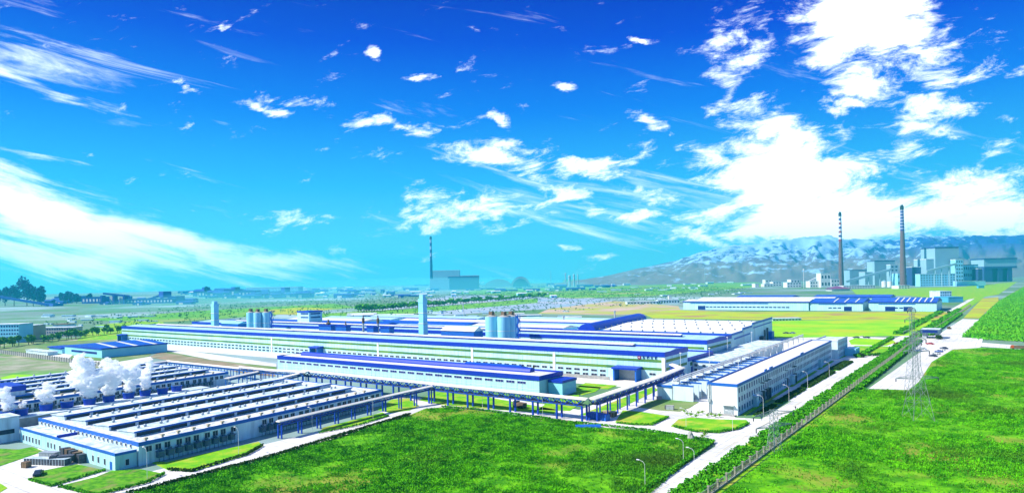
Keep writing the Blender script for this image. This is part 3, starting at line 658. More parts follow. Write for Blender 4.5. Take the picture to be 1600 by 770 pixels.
M_steam = bpy.data.materials.new('steam'); M_steam.use_nodes = True; _t = M_steam.node_tree; _t.nodes.clear()
_o = _t.nodes.new('ShaderNodeOutputMaterial'); _p = _t.nodes.new('ShaderNodeVolumePrincipled'); _t.links.new(_p.outputs[0], _o.inputs['Volume'])
_p.inputs['Density'].default_value = 1.3; _p.inputs['Color'].default_value = (1, 1, 1, 1); _p.inputs['Anisotropy'].default_value = 0
import bmesh
from mathutils import noise as mnoise
def steam(lab, base, puffs, seed):
    bm = bmesh.new(); rr = random.Random(seed)
    puffs = puffs+[(dx+rr.uniform(-1, 1)*r*1.1, dz+rr.uniform(-.5, 1)*r, r*rr.uniform(.18, .45)) for dx, dz, r in puffs for _ in range(6)]
    puffs = [(dx*1.1+.12*dz, .4+dz*1.05, r*.98) for dx, dz, r in puffs]
    for dx, dz, r in puffs:                  # dx along the view's width, dz above the tub
        b2 = bmesh.new(); bmesh.ops.create_icosphere(b2, subdivisions=4, radius=1)
        off = Vector((rr.uniform(0, 90), rr.uniform(0, 90), rr.uniform(0, 90))); dy = rr.uniform(-1, 1)*r*.5
        c = Vector((dx*math.cos(YAW)-dy*math.sin(YAW), dx*math.sin(YAW)+dy*math.cos(YAW), dz))
        for v in b2.verts:
            n_ = v.co.normalized(); k = 1.05+.6*mnoise.noise(n_*1.6+off)+.45*mnoise.noise(n_*3.6+off)+.26*mnoise.noise(n_*8+off)
            v.co = c+Vector((n_.x*r, n_.y*r, n_.z*r*.85))*k
        me = bpy.data.meshes.new('tmp'); b2.to_mesh(me); bm.from_mesh(me); bpy.data.meshes.remove(me); b2.free()
    me = bpy.data.meshes.new('steam_plume'); bm.to_mesh(me); bm.free(); me.materials.append(M_steam)
    o = bpy.data.objects.new('steam_plume', me); COL.objects.link(o); o.location = (base.x, base.y, 6.3); props(o, lab, 'steam', kind='stuff')
steam('white steam plume rising at the left edge', TP[0], [(0, 1.2, 1.9), (-.8, 3.2, 2.0), (-1.6, 5.5, 1.8), (-1, 7.5, 1.2)], 1)
steam('thin wisp of steam over the third tub', TP[9], [(0, .6, .9), (.6, 1.5, .8)], 2)
steam('small round steam cloud over the fourth tub', TP[1], [(0, 1.5, 2.2), (-1.5, 3.4, 2.1), (.8, 4.6, 2.0), (-.4, 6.6, 1.4), (-3, 4.2, 1.2)], 3)
steam('broad white steam cloud drifting left of the sixth tub', TP[3], [(0, 1.6, 2.3), (-1.8, 3.8, 3.0), (-4, 6.5, 3.4), (.8, 6.0, 3.4), (-2.2, 9.5, 3.3), (-5.5, 10.5, 2.4), (-7, 7.5, 2.2), (-3, 13, 2.6), (-5.2, 15.6, 1.8), (3.2, 8.5, 2.8), (-6.5, 12.8, 1.8)], 4)
steam('steam cloud over the middle cooling tub', TP[4], [(0, 1.6, 2.2), (.4, 4.2, 2.8), (1.5, 7.3, 3.0), (-1.5, 8.6, 3.0), (3, 9.6, 2.4), (.4, 11.6, 2.2), (-2, 12.4, 2), (5.5, 8, 2)], 5)
steam('steam rising above the tub right of the middle one', TP[5], [(0, 1.6, 2.1), (.2, 4.2, 2.6), (-1.8, 6.4, 2.6), (1.5, 7.2, 2.4), (-.5, 9.4, 2.4), (2, 10.8, 1.7), (-3, 9.6, 2)], 6)
steam('narrow tall steam plume over the seventh tub', TP[6], [(0, 1.5, 1.9), (.4, 3.6, 2.0), (-.8, 5.8, 2.0), (.6, 8.0, 1.7), (1.0, 10.2, 1.4), (.6, 12.2, 1.1)], 7)

# ------------------------------------------------------------------ the long three-storey block by the road
def sh3(p): return (p[0]-.03*(p[1]-255), p[1], p[2])
t = T('office_block', 'long three-storey white block with flat roof and blue edge beside the main road', 'office block', (-90, 350, 0))
x0, x1, y0, y1, h = -94.3, -83, 256, 452, 11.2
t.part('wall', MB(sh3).box(x0, y0, 0, x1, y1, h), ribbed('white_office_render', (.86, .88, .88), (.76, .80, .82), 3.5, 'Y', .8))
t.part('roof', MB(sh3).box(x0+.3, y0+.3, h, x1-.3, y1-.3, h+.12), mat('warm_white_roof', (.76, .72, .66), .85, (.66, .63, .58), .15, .4))
f = MB(sh3); f.box(x0-.1, y0-.12, h-.5, x1+.1, y0+.3, h+.55).box(x1-.3, y0+.3, h-.5, x1+.12, y1, h+.55).box(x0-.1, y0+.3, h-.3, x0+.3, y1, h+.7).box(x0, y1-.3, h, x1, y1+.1, h+.5)
f.box(x1-.3, 296, h+.55, x1+.12, 299, h+1.3).box(x1-.3, 304, h+.55, x1+.12, 309, h+1.3).box(x1-.3, 366, h+.55, x1+.12, 372, h+1.3)
t.part('parapet', f, M_blue2)
t.part('gutter', MB(sh3).box(x0-.14, y0, h-1.2, x0-.04, y1, h-.4), M_dark)
pn, fr = win_mesh(1.5, 1.9, M_bglass, 0)
SP = []
y = 258.2; k = 0
while y < 450:
    for z in (2.2, 5.8, 9.2):
        if not (z < 3 and (276 < y < 281 or 341 < y < 346)): SP.append(sh3((x1+.03, y, z)))
    k += 1; y += 3.5
for p in SP[:100]: t.inst('window', fr, p, FX+R(1.7), sub=('pane', pn))
mb = MB()
for p in SP[100:]: mb.box(p[0]-.02, p[1]-.6, p[2]-.85, p[0]+.06, p[1]+.6, p[2]+.85)
t.part('window', mb, M_bglass, kind='stuff')
t.part('loading_door', MB().box(-88.3, 255.85, 0, -84.6, 256.02, 3.4), M_steel); t.part('door_canopy', MB().box(-88.8, 254.6, 3.7, -84.2, 255.98, 3.9), M_frame)
t.part('plinth', MB().box(-94, 253.8, 0, -83.5, 255.97, .35), M_grey)
m = MB()
for z in (4.3,): m.box(-94.0, 255.3, z, -93.0, 255.98, z+1.2)
m.box(-93.9, 255.75, 0, -93.6, 255.98, 11).box(-93.2, 255.75, 0, -93.0, 255.98, 11)
t.part('ladder_shaft', m, M_steel)
for yc in (278, 343, 412):
    xw = sh3((x1, yc, 0))[0]
    t.part('entrance', MB().box(xw+.02, yc-1.6, 0, xw+1.6, yc+1.6, 4.2).box(xw+.02, yc-2, 4.2, xw+2.2, yc+2, 4.5), M_wally)
m = MB()
for yc in (288, 289.5, 294, 295.5, 298, 300, 331, 345, 347, 349):
    xw = sh3((x1, yc, 0))[0]; m.cyl(xw+1.2, yc, 0, 4.5, .3, n=8)
    m.bar((xw, yc, 8.0), (xw+1.6, yc, 8.0), .25); m.bar((xw, yc, 4.5), (xw+1.6, yc, 4.5), .2); t.part('flue_pipe', m, M_dark); m = MB()
# small office building beyond
t = T('gate_office', 'small three-storey office with roof terrace beyond the end of the long block', 'office', (-92, 475, 0))
t.part('wall', MB().box(-99.5, 457, 0, -86.4, 488, 10.8), M_wally)
t.part('parapet', MB().box(-99.6, 456.8, 10.8, -86.3, 457.1, 11.6).box(-86.6, 457.1, 10.8, -86.3, 488, 11.6).box(-99.6, 457.1, 10.8, -99.3, 488, 11.6), M_frame)
t.part('terrace', MB().box(-99.3, 457.1, 10.8, -86.6, 488, 10.9), M_felt)
for y in range(460, 487, 4):
    for z in (2.2, 5.6, 9): t.inst('window', fr, (-86.37, y, z), FX, sub=('pane', pn))
t.part('side_annex', MB().box(-86.3, 478, 0, -80, 492, 4.5), M_cyan)

# ------------------------------------------------------------------ transformer bays and yard buildings
for k in range(13):
    ya = 275.2+k*9.6; xr = -107.6-.02*k*9.6
    lab = ['nearest', 'second', 'third', 'fourth', 'fifth', 'sixth', 'seventh', 'eighth', 'ninth', 'tenth', 'eleventh', 'twelfth', 'farthest'][k]+' white walled bay with blue rim in the row behind the office block'
    t = T('transformer_bay', lab, 'transformer bay', (xr-4.5, ya+3, 0), 'walled transformer bays in a row')
    t.part('wall', MB().box(xr-9, ya, 0, xr, ya+.5, 6.2).box(xr-9, ya+.5, 0, xr-8.5, ya+6.5, 6.2).box(xr-9, ya+6.5, 0, xr, ya+7, 6.2), M_wally)
    t.part('rim', MB().box(xr-9.1, ya-.08, 6.2, xr+.1, ya+.55, 6.75), M_blue2)
    t.part('transformer', MB().box(xr-6, ya+1.5, 0, xr-2, ya+5.5, 3.2).cyl(xr-5, ya+3, 3.2, 4.6, .3, n=8).cyl(xr-3, ya+3, 3.2, 4.6, .3, n=8).cyl(xr-4, ya+4.6, 3.2, 4.2, .5, n=8), M_dark)
t = T('switch_house', 'narrow flat-roofed building running behind the white walled bays', 'switch house', (-120, 330, 0))
t.part('wall', MB().box(-123.5, 275.2, 0, -116.9, 394, 5.8), M_wally); t.part('roof', MB().box(-123.7, 275, 5.8, -116.8, 394.2, 6.1), M_felt); t.part('edge', MB().box(-123.8, 274.85, 5.3, -116.8, 274.98, 6.3), M_blue2)
t = T('flat_roof_store', 'flat white-roofed store between second long hall and the walled bays', 'store', (-134, 410, 0))
t.part('wall', MB().box(-142, 359, 0, -125.5, 485, 6.4), M_wally); t.part('roof', MB().box(-142.2, 358.9, 6.4, -125.3, 420, 6.7).box(-142.2, 420.4, 6.4, -125.3, 485, 7.3), M_felt)
t.part('edge', MB().box(-142.3, 358.7, 5.9, -125.2, 358.88, 6.9), M_blue2)
for x in (-138.5, -134, -129.5):
    for z in (1.8, 4.3): t.inst('window', win_mesh(1.6, 1.3)[1], (x, 358.97, z), 0, sub=('pane', win_mesh(1.6, 1.3)[0]))
t = T('pipe_rack', 'elevated pipe bridge running along the walled bays', 'pipe rack', (-116, 380, 0))
m = MB()
for dx, z in ((-.8, 8.2), (0, 8.4), (.7, 8.2), (1.1, 9.2)): m.bar((-116+dx, 276, z), (-122+dx, 520, z), .5)
t.part('pipe', m, M_pipe)
for k in range(17):
    y = 278+k*15; x = -116-6*(y-276)/244
    t.part('post', MB().box(x-1.3, y-.2, 6, x-1.0, y+.2, 9).box(x+1.3, y-.2, 0, x+1.6, y+.2, 9).box(x-1.3, y-.2, 7.6, x+1.6, y+.2, 7.9), M_frame)

# ------------------------------------------------------------------ gatehouse, wall, fences
p = at(1441, 529)
t = T('gatehouse', 'grey gatehouse with flat overhanging roof spanning the entrance by the parking apron', 'gatehouse', (-52, 640, 0))
t.part('wall', MB().box(-57.5, 628, 0, -54.5, 640, 4.2).box(-48.5, 628, 0, -46, 640, 4.2), M_steel)
t.part('roof', MB().box(-58.5, 626, 4.2, -45, 642, 7.2), mat('gate_cladding', (.07, .13, .20), .5)); t.part('roof_top', MB().box(-58, 626.5, 7.2, -45.5, 641.5, 7.4), M_felt); t.part('window', MB().box(-57, 625.9, 4.8, -47, 625.98, 6.6), M_bglass)
M_pillar = mat('weathered_pillar', (.34, .32, .24), .9, (.20, .20, .15), 1.2, .6)
def fence(label, y0, y1, x, step=6.4, n=100):
    t = T('boundary_fence', label, 'fence', (x, y0, 0)); rail = MB(); top = MB()
    ys = np.arange(y0, y1, step)
    for i, y in enumerate(ys):
        a = (x+bend(y), y); 
        if i < n: t.part('pillar', MB().box(a[0]-.24, a[1]-.24, 0, a[0]+.24, a[1]+.24, 2.5).box(a[0]-.32, a[1]-.32, 2.5, a[0]+.32, a[1]+.32, 2.72), M_pillar)
        else: top.box(a[0]-.3, a[1]-.3, 0, a[0]+.3, a[1]+.3, 2.9)
        if y+step < y1:
            b = (x+bend(y+step), y+step)
            rail.box(a[0]-.12, a[1]+.3, 0, a[0]+.12, b[1]-.3, .55)
            rail.bar((a[0], a[1], 2.2), (b[0], b[1], 2.2), .08); rail.bar((a[0], a[1], .9), (b[0], b[1], .9), .08)
            for q in np.arange(.7, step-.4, .8): rail.bar((a[0], a[1]+q, .5), (a[0], a[1]+q, 2.4), .045)
    t.part('railing', rail, M_grey)
    if top.v: t.part('pillar', top, M_tan, kind='stuff')
fence('railing fence on tan pillars in front of the gatehouse, nearest the camera', 120, 615, -58.6)
fence('railing fence running away beyond the gatehouse to the far plant', 652, 1250, -57, 8)
t = T('site_wall', 'grey slatted concrete wall at the left edge across rough ground', 'wall', (-600, 212, 0))
a, b = at(-30, 548), at(192, 577.5); m = MB(); m2 = MB(); n = 62; d = (b-a)/n
for k in range(n):
    p = a+d*k; q = a+d*(k+.78); m.bar((p.x, p.y, 1.2), (q.x, q.y, 1.2), .25); 
    m.add([(p.x, p.y-.1, 0), (q.x, q.y-.1, 0), (q.x, q.y-.1, 3), (p.x, p.y-.1, 3), (p.x, p.y+.1, 0), (q.x, q.y+.1, 0), (q.x, q.y+.1, 3), (p.x, p.y+.1, 3)], [(0,1,2,3),(7,6,5,4),(3,2,6,7)])
    m2.box(p.x-.35, p.y-.35, 0, p.x, p.y+.35, 3.3)
t.part('panel', m, M_grey); t.part('post', m2, M_dark)

# ------------------------------------------------------------------ left workshop and apartments
t = T('blue_roof_workshop', 'pale workshop with sunlit blue sheet roof standing alone on the left', 'workshop', (-570, 260, 0))
A, B, Cc = at(110, 553, 0), at(157, 560, 0), at(232, 551, 0)
x0, x1, y0, y1 = -612, -548, 236, 285
t.part('wall', MB().box(x0, y0, 0, x1, y1, 7), M_cyan)
t.part('roof', MB().extr([(x0-.5, 7.01), ((x0+x1)/2, 9.2), (x1+.5, 7.01)], 'y', y0-.5, y1+.5), M_bluer)
t.part('eave', MB().box(x1+.1, y0-.6, 6.3, x1+.7, y1+.6, 7.3).box(x0, y0-.7, 6.3, x1+.1, y0-.1, 7.3), M_blue)
t.part('window', MB().box(-600, y0-.08, 2.5, -556, y0-.01, 4.2), M_bglass)
for k in range(3): t.part('skylight', MB().extr([(-579, 9.25), (-579.4, 9.27), (-549, 7.2), (-549, 7.1)], 'y', y0+9+k*15, y0+12+k*15), M_frame)
t = T('small_blue_shed', 'small shed with deep blue roof left of the lone blue-roofed workshop', 'shed', (-625, 240, 0))
t.part('wall', MB().box(-642, 236, 0, -617, 246, 4.2), M_cyan); t.part('roof', MB().box(-643, 235, 4.2, -616, 247, 5), M_blue)
t = T('low_store', 'low white store in front of the small blue-roofed shed', 'shed', (-635, 228, 0))
t.part('wall', MB().box(-655, 224, 0, -612, 231, 2.6), M_wally); t.part('roof', MB().box(-655.5, 223.5, 2.6, -611.5, 231.5, 3), M_felt)

def fblock(name, label, cat, u0, u1, vb, vt, dep, wall=M_wally, group=None, parts=None, windows=None, topm=None, turn=0, extra=None, glass=M_glass):
    """A far block whose front foot is seen between u0 and u1 at vb; the front faces the camera side."""
    um = (u0+u1)/2; p = at(um, vb); Y = depth(p)
    wid = (u1-u0)/FOC*Y; h = (vb-vt)/FOC*Y
    t = T(name, label, cat, (p.x, p.y, 0), group, rz=YAW-math.atan2(um-800, FOC)*.0+R(turn), local=True)
    t.part('wall', MB().box(-wid/2, 0, 0, wid/2, dep, h), wall)
    t.part('roof', MB().box(-wid/2-.5, -.5, h, wid/2+.5, dep+.5, h+max(.5, .03*h)), topm or M_felt)
    if windows:
        nc, nr = windows; ww = wid/nc*.5; wh = h/nr*.42; m = MB()
        rows = []
        for r in range(nr):
            m = MB()
            for c in range(nc):
                xc = -wid/2+wid*(c+.5)/nc; zc = h*(r+.5)/nr
                m.box(xc-ww/2, -.12, zc-wh/2, xc+ww/2, -.01, zc+wh/2)
            t.part('window_row', m, glass)
    t.w, t.h, t.Y, t.p = wid, h, Y, p
    return t
fblock('apartment_block', 'pale blue four-storey apartment block at the left edge', 'apartment block', -20, 30, 536, 507, 20, M_cyan, windows=(12, 5), glass=M_bglass)
fblock('apartment_block', 'tan end block of the apartment row at the left', 'apartment block', 31, 49, 532, 509, 22, M_tan, windows=(3, 4))
fblock('apartment_block', 'grey-pink three-storey block right of the tan apartment block', 'apartment block', 53, 115, 526, 512, 16, mat('pinkish_render', (.50, .46, .44), .8), windows=(16, 3), glass=M_bglass)
fblock('roof_pavilion', 'low brown-roofed block rising behind the apartment row', 'building', 82, 104, 515, 507, 20, M_wally, topm=M_brown)

# ------------------------------------------------------------------ things behind the long halls
def silo_group(label, us, y, r, ztop, lab2, group):
    for i, (u, dy, m) in enumerate(us):
        yy = y+dy; d = ray(u, 500); q = yy/d.y; x = d.x*q
        t = T('silo', lab2[i], 'silo', (x, yy, 0), group, local=True)
        s = MB(); s.cyl(0, 0, 0, ztop, r, r, 24); t.part('shell', s, m, smooth=False)
        s = MB(); s.cyl(0, 0, ztop, ztop+1.2, r*.98, r*.3, 24); t.part('roof', s, M_grey)
        s = MB(); s.box(-1.4, -1.2, ztop+.8, 1.4, 1.2, ztop+3.4); s.bar((-r, 0, ztop+1.4), (r, 0, ztop+1.4), .3); s.bar((r*.6, 0, ztop), (r*.6, 0, ztop+3), .2); t.part('top_gear', s, M_brown)
        for zz in (ztop*.3, ztop*.65):
            s = MB(); s.cyl(0, 0, zz, zz+.35, r*1.015, r*1.015, 24); t.part('hoop', s, M_frame)
silo_group('', [(392, 0, M_cyan), (403, -1, M_cyan), (416, 4, M_cyan)], 372, 3.7, 27, ['left silo of the far silo cluster behind the longest hall', 'middle silo of the far silo cluster behind the longest hall', 'right silo of the far silo cluster behind the longest hall'], 'silos of the left cluster')
silo_group('', [(768, 0, M_cyan), (787, 0, M_cyan), (799, 6, M_cyan)], 372, 4.3, 27.5, ['left silo of the nearer pair standing at the hall middle', 'centre silo of the nearer silo cluster at the hall middle', 'partly hidden right silo of the nearer silo cluster'], 'silos of the right cluster')
for u, lab in ((424, 'dark zigzag stair tower at the right of the far silos'), (809, 'dark zigzag stair tower at the right of the nearer silos')):
    d = ray(u, 500); q = 371/d.y; x = d.x*q
    t = T('stair_tower', lab, 'stair tower', (x, 371, 0), local=True); m = MB()
    for dx in (-1, 1):
        for dy in (-1, 1): m.bar((dx, dy, 0), (dx, dy, 29), .25)
    t.part('frame', m, M_blue); m = MB()
    for k in range(9): m.bar((-1 if k % 2 else 1, 0, k*3.1+.3), (1 if k % 2 else -1, 0, k*3.1+3.2), .9)
    t.part('stairs', m, M_blue2)
def tower(u, y, hh, r, lab, m=M_cyan):
    d = ray(u, 500); q = y/d.y; t = T('process_tower', lab, 'tower', (d.x*q, y, 0), local=True)
    s = MB(); s.box(-r, -r, 0, r, r, hh*.5); t.part('lower_shaft', s, m)
    s = MB(); s.box(-r*.93, -r*.93, hh*.5, r*.93, r*.93, hh*.86); t.part('upper_shaft', s, m)
    s = MB(); s.box(-r, -r, hh*.86, r, r, hh*.93); s.box(-r*.7, -r*.7, hh*.93, r*.7, r*.7, hh); t.part('head', s, m)
    for z in (.3, .5, .68): 
        s = MB(); s.box(-r-.15, -r-.15, hh*z, r+.15, r+.15, hh*z+.5); t.part('platform', s, M_frame)
tower(661, 372, 42.6, 2.4, 'tall pale blue square tower rising above the longest hall roof'); tower(336, 375, 37, 2.7, 'pale blue tower above the left part of the longest hall')
for i, u in enumerate((513, 540, 567.5, 590.5)):
    d = ray(u, 500); y = 372; q = y/d.y; big = (1.9, 1.2, 1.1, 1.1)[i]; zt = (21.5, 20.5, 26, 26)[i]
    t = T('scrubber_stack', ['squat rusty scrubber stack, leftmost and widest of four on the hall roof line', 'second short rusty scrubber stack from the left', 'third rusty scrubber stack, thin and taller', 'fourth rusty scrubber stack, beside the blue boxes'][i], 'stack', (d.x*q, y, 0), local=True)
    s = MB(); s.cyl(0, 0, 0, zt-5.5, big*.8, n=12); t.part('stand', s, M_steel)
    s = MB(); s.cyl(0, 0, zt-5.5, zt-2, big, big, 12); s.cyl(0, 0, zt-2, zt-1, big, big*.4, 12); s.cyl(0, 0, zt-1, zt+.8, big*.4, big*.4, 10); t.part('vessel', s, M_brown)
for u0, u1, lab in ((498, 517, 'blue machinery box below the squat rusty stack'), (524, 540, 'blue machinery box left of the second rusty stack'), (573, 583, 'small blue box between the thin rusty stacks'), (594, 608, 'blue box right of the last rusty stack')):
    d0 = ray(u0, 500); d1 = ray(u1, 500); y = 366; a = d0.x*y/d0.y; b = d1.x*y/d1.y
    t = T('machinery_box', lab, 'machine housing', ((a+b)/2, y, 0)); t.part('housing', MB().box(a, y, 0, b, y+5, 17.5), M_blue2); t.part('roof', MB().box(a-.3, y-.3, 17.5, b+.3, y+5.3, 18.3), M_blue)
d = ray(483, 500); y = 440; x = d.x*y/d.y
t = T('striped_office', 'white office block with three blue window bands rising behind the second hall', 'office block', (x, y, 0), local=True)
t.part('wall', MB().box(-9, -7, 0, 9, 9, 24), M_wall); t.part('cap', MB().box(-9.5, -7.5, 24, 9.5, 9.5, 25.3), M_blue)
for z in (8, 13.2, 18.4, 22): t.part('window_band', MB().box(-4, -7.08, z, 8, -7.01, z+1.3), M_bglass); t.part('window_band', MB().box(9.01, -5, z, 9.08, 7, z+1.3), M_bglass)
d = ray(720, 515); y = 372; x = d.x*y/d.y
t = T('vented_house', 'blue-walled machine house with white ridge roof above the longest hall roof', 'machine house', (x, y, 0), local=True)
t.part('wall', MB().box(-15, -4, 0, 15, 6, 17.2), M_blue2); t.part('roof', MB().extr([(-4.5, 17.21), (1, 20.2), (6.5, 17.21)], 'x', -15.5, 15.5), M_roofw)
d = ray(365, 515); y = 372; x = d.x*y/d.y
t = T('vented_house', 'dark blue machine house left of the far silo cluster', 'machine house', (x, y, 0), local=True)
t.part('wall', MB().box(-14, -4, 0, 14, 6, 16.4), M_blue2); t.part('roof', MB().extr([(-4.5, 16.41), (1, 18.4), (6.5, 16.41)], 'x', -14.5, 14.5), M_cyan)
# low halls between the second hall and the plain
rows = [(-690, -480, 455, 478, 12, M_bluer), (-470, -330, 452, 480, 11, M_roofc), (-690, -560, 500, 530, 11, M_roofw), (-540, -420, 505, 530, 10, M_bluer), (-410, -310, 500, 525, 10, M_roofw), (-400, -320, 545, 570, 8, M_roofc),
        (-560, -420, 555, 580, 9, M_roofw), (-700, -580, 560, 590, 9, M_roofc), (-470, -300, 600, 625, 8, M_roofw), (-680, -500, 620, 650, 8, M_roofc), (-460, -340, 650, 672, 7, M_roofc), (-330, -240, 660, 680, 6, M_roofw)]
wl = ['blue-roofed hall just behind the second long hall, left part', 'pale-roofed hall just behind the second long hall, middle', 'white-roofed shed far back left of the striped office', 'blue-roofed shed right behind the striped office', 'white-roofed shed behind the tall blue tower', 'pale-roofed low shed right of the tall blue tower',
      'white-roofed shed beyond the rusty stacks', 'pale-roofed shed at the far left of the works', 'long white-roofed shed beyond the nearer silos', 'long pale shed at the back of the works, left', 'pale shed at the back edge of the works, middle', 'small white-roofed shed at the back edge, near the dry meadow']
for (a, b, c, d_, h, rm), lab in zip(rows, wl):
    t = T('works_shed', lab, 'factory shed', ((a+b)/2, (c+d_)/2, 0)); t.part('wall', MB().box(a, c, 0, b, d_, h), M_cyan)
    t.part('roof', MB().extr([(c-.5, h+.01), ((c+d_)/2, h+2), (d_+.5, h+.01)], 'x', a-.5, b+.5), rm)
    m = MB()
    for x in np.arange(a+4, b-4, 8): m.box(x, c-.08, h*.35, x+5, c-.01, h*.6)
    t.part('window_row', m, M_bglass)
    ft = MB().box(a-.6, c-.7, h-.9, b+.6, c-.51, h+.3); t.part('fascia', ft, M_blue)
for u, vt, lab in ((881, 495, 'short grey vent stack left of the blue barrel roof'), (961, 487, 'short grey vent stack behind the blue barrel roof'), (726, 478, 'slanted thin crane mast behind the tall tower')):
    p = at(u, 512 if u != 726 else 500, 0); Y = depth(p); hh = (512-vt)/FOC*Y if u != 726 else 20
    t = T('vent_stack', lab, 'stack', (p.x, p.y, 0), local=True); s = MB()
    if u == 726: s.bar((0, 0, 0), (-4, 2, hh), .7)
    else: s.cyl(0, 0, 0, hh, 1.0, .8, 10)
    t.part('shaft', s, M_steel); s = MB(); s.cyl(-4 if u == 726 else 0, 2 if u == 726 else 0, hh, hh+1.2, 1.3, 1.3, 10); t.part('cap', s, M_steel)

# ------------------------------------------------------------------ warehouses at the right
def warehouse(lab, x0, x1, y0, y1, h, roofm, skl=0, rise=3, doors=()):
    t = T('warehouse', lab, 'warehouse', ((x0+x1)/2, (y0+y1)/2, 0), 'low warehouses beyond the yellow meadow')
    t.part('wall', MB().box(x0, y0, 0, x1, y1, h), M_wall)
    t.part('roof', MB().extr([(y0-.6, h+.01), ((y0+y1)/2, h+rise), (y1+.6, h+.01)], 'x', x0-.6, x1+.6), roofm)
    t.part('eave', MB().box(x0-.7, y0-1.1, h-.9, x1+.7, y0-.62, h+.5), M_blue)
    if skl:
        ym = (y0+y1)/2
        for k in range(skl):
            x = x0+(x1-x0)*(.35+.6*(k+.5)/skl); t.part('skylight', MB().extr([(y0+2, h+rise*.13), (y0+2, h+rise*.13+.25), (ym-3, h+rise*.94+.25), (ym-3, h+rise*.94)], 'x', x, x+1.6), M_frame)
    for a, b, z in doors: t.part('door', MB().box(a, y0-.1, 0, b, y0-.01, z), M_bglass)
    m = MB()
    for x in np.arange(x0+25, x1-30, 6): m.box(x, y0-.08, h*.28, x+4.5, y0-.01, h*.42)
    t.part('window_row', m, M_bglass)
    t.part('light_band', MB().box(x0+12, y0-.08, h*.72, x0+(x1-x0)*.7, y0-.01, h*.82), M_blue2)
    return t
warehouse('long white-roofed warehouse, frontmost on the left of the warehouse group', -424, -236, 1050, 1098, 12.5, M_roofw, doors=((-400, -388, 6),))
warehouse('second white-roofed warehouse ridge directly behind the long white one', -420, -215, 1100, 1160, 14, M_roofw)
warehouse('third low blue-edged warehouse seen over the white ridges', -380, -290, 1170, 1230, 15, M_bluer)
warehouse('blue-roofed warehouse in the middle of the warehouse group', -235, -166, 1052, 1130, 11.5, M_bluer, 3, 5, doors=((-190, -180, 6),))
warehouse('right blue-roofed warehouse with white skylight strips near the road', -160, -80, 1060, 1150, 12, M_bluer, 7, 5, doors=((-140, -128, 6), (-118, -108, 6)))
warehouse('far blue-roofed warehouse behind the middle one', -260, -150, 1190, 1250, 15, M_bluer)
M_lbl = mat('light_blue_roof', (.08, .40, .62), .5)
t = fblock('plaza_block', 'small white block with window grid behind the right blue warehouse', 'building', 1469, 1487, 471, 455, 30, M_wally, windows=(5, 4))
t = fblock('light_blue_shed', 'small light blue shed beside the road right of the warehouses', 'shed', 1482, 1505, 472, 464, 40, M_lbl, topm=M_lbl)
t = fblock('road_kiosk', 'tiny light blue kiosk by the green belt near the plant', 'kiosk', 1529, 1538, 450, 446.5, 8, M_lbl, topm=M_lbl)
fblock('field_store', 'low white store row left of the white warehouses', 'store', 980, 1030, 475, 471, 20, M_wally, windows=(10, 1))
fblock('field_store', 'long low white store running towards the white warehouses', 'store', 1028, 1062, 474, 468.5, 20, M_wally, windows=(8, 1))
fblock('water_cabin', 'tiny white cabin standing above the low store row', 'cabin', 1045, 1050, 469, 462, 10, M_frame)
fblock('meadow_shed', 'long low white shed at the edge of the bright meadow', 'shed', 1207, 1252, 501, 497.5, 12, M_wally, windows=(9, 1))

# ------------------------------------------------------------------ power plant and far industry
def chimney(name, lab, u, vt, vb, wb, wt, m, band0, bands, cols, capm):
    p = at(u, vb); Y = depth(p); hh = (vb-vt)/FOC*Y; r0 = wb/2/FOC*Y; r1 = wt/2/FOC*Y
    t = T(name, lab, 'chimney', (p.x, p.y, 0), local=True)
    def rr(f): return r0+(r1-r0)*f**.8
    s = MB(); n = 8
    for k in range(n): s.cyl(0, 0, hh*band0*k/n, hh*band0*(k+1)/n, rr(band0*k/n), rr(band0*(k+1)/n), 24)
    t.part('shaft', s, m)
    for k in range(bands):
        a = band0+(.94-band0)*k/bands; b = band0+(.94-band0)*(k+1)/bands
        s = MB(); s.cyl(0, 0, hh*a, hh*b, rr(a), rr(b), 24); t.part('band', s, cols[k % len(cols)])
    s = MB(); s.cyl(0, 0, hh*.94, hh*.985, r1*1.25, r1*1.25, 24); s.cyl(0, 0, hh*.985, hh, r1*.85, r1*.8, 24); t.part('cap', s, capm)
M_stack = mat('chimney_concrete', (.17, .10, .09), .85, (.12, .07, .07), .02, .5)
M_bandw = mat('band_white', (.34, .36, .50), .6); M_bandb = mat('band_blue', (.008, .01, .20), .6); M_bandr = mat('band_red', (.28, .01, .04), .6)
chimney('chimney', 'left banded chimney of the power plant, red and blue bands near its top', 1314.5, 331, 446, 8.2, 3.6, M_stack, .60, 12, [M_bandr, M_frame, M_bandb, M_frame], M_black)
chimney('chimney', 'tallest chimney of the power plant, blue banded top and broad base', 1411.5, 320, 447, 10, 4.4, M_stack, .68, 14, [M_bandb, M_bandw], M_black)
chimney('chimney', 'lone dark blue chimney of the distant middle plant', 674.5, 369, 452, 5.2, 2.8, mat('dark_blue_stack', (.003, .01, .12), .6), .62, 5, [M_bandw, M_bandb], M_black)
M_pp = mat('plant_grey_cladding', (.28, .46, .54), .6, (.20, .36, .46), .01, .4)
M_ppd = mat('plant_dark_cladding', (.03, .07, .22), .6, (.02, .05, .16), .02, .4)
def pp(lab, u0, u1, vb, vt, dep=60, m=M_pp, **k): return fblock('plant_building', lab, 'plant building', u0, u1, vb, vt, dep, m, **k)
pp('square-topped boiler house, tallest block of the power plant', 1462, 1499, 446, 387.5, 90, topm=M_ppd)
pp('broad middle shoulder of the boiler house', 1448, 1506, 446, 405, 80)
pp('long turbine hall between chimney and boiler house', 1430, 1495, 446, 417, 70, M_ppd)
pp('stepped coal tower between the two chimneys', 1367, 1399, 446, 408, 60, topm=M_ppd)
pp('lower body of the coal plant between the chimneys', 1352, 1403, 446, 425, 50)
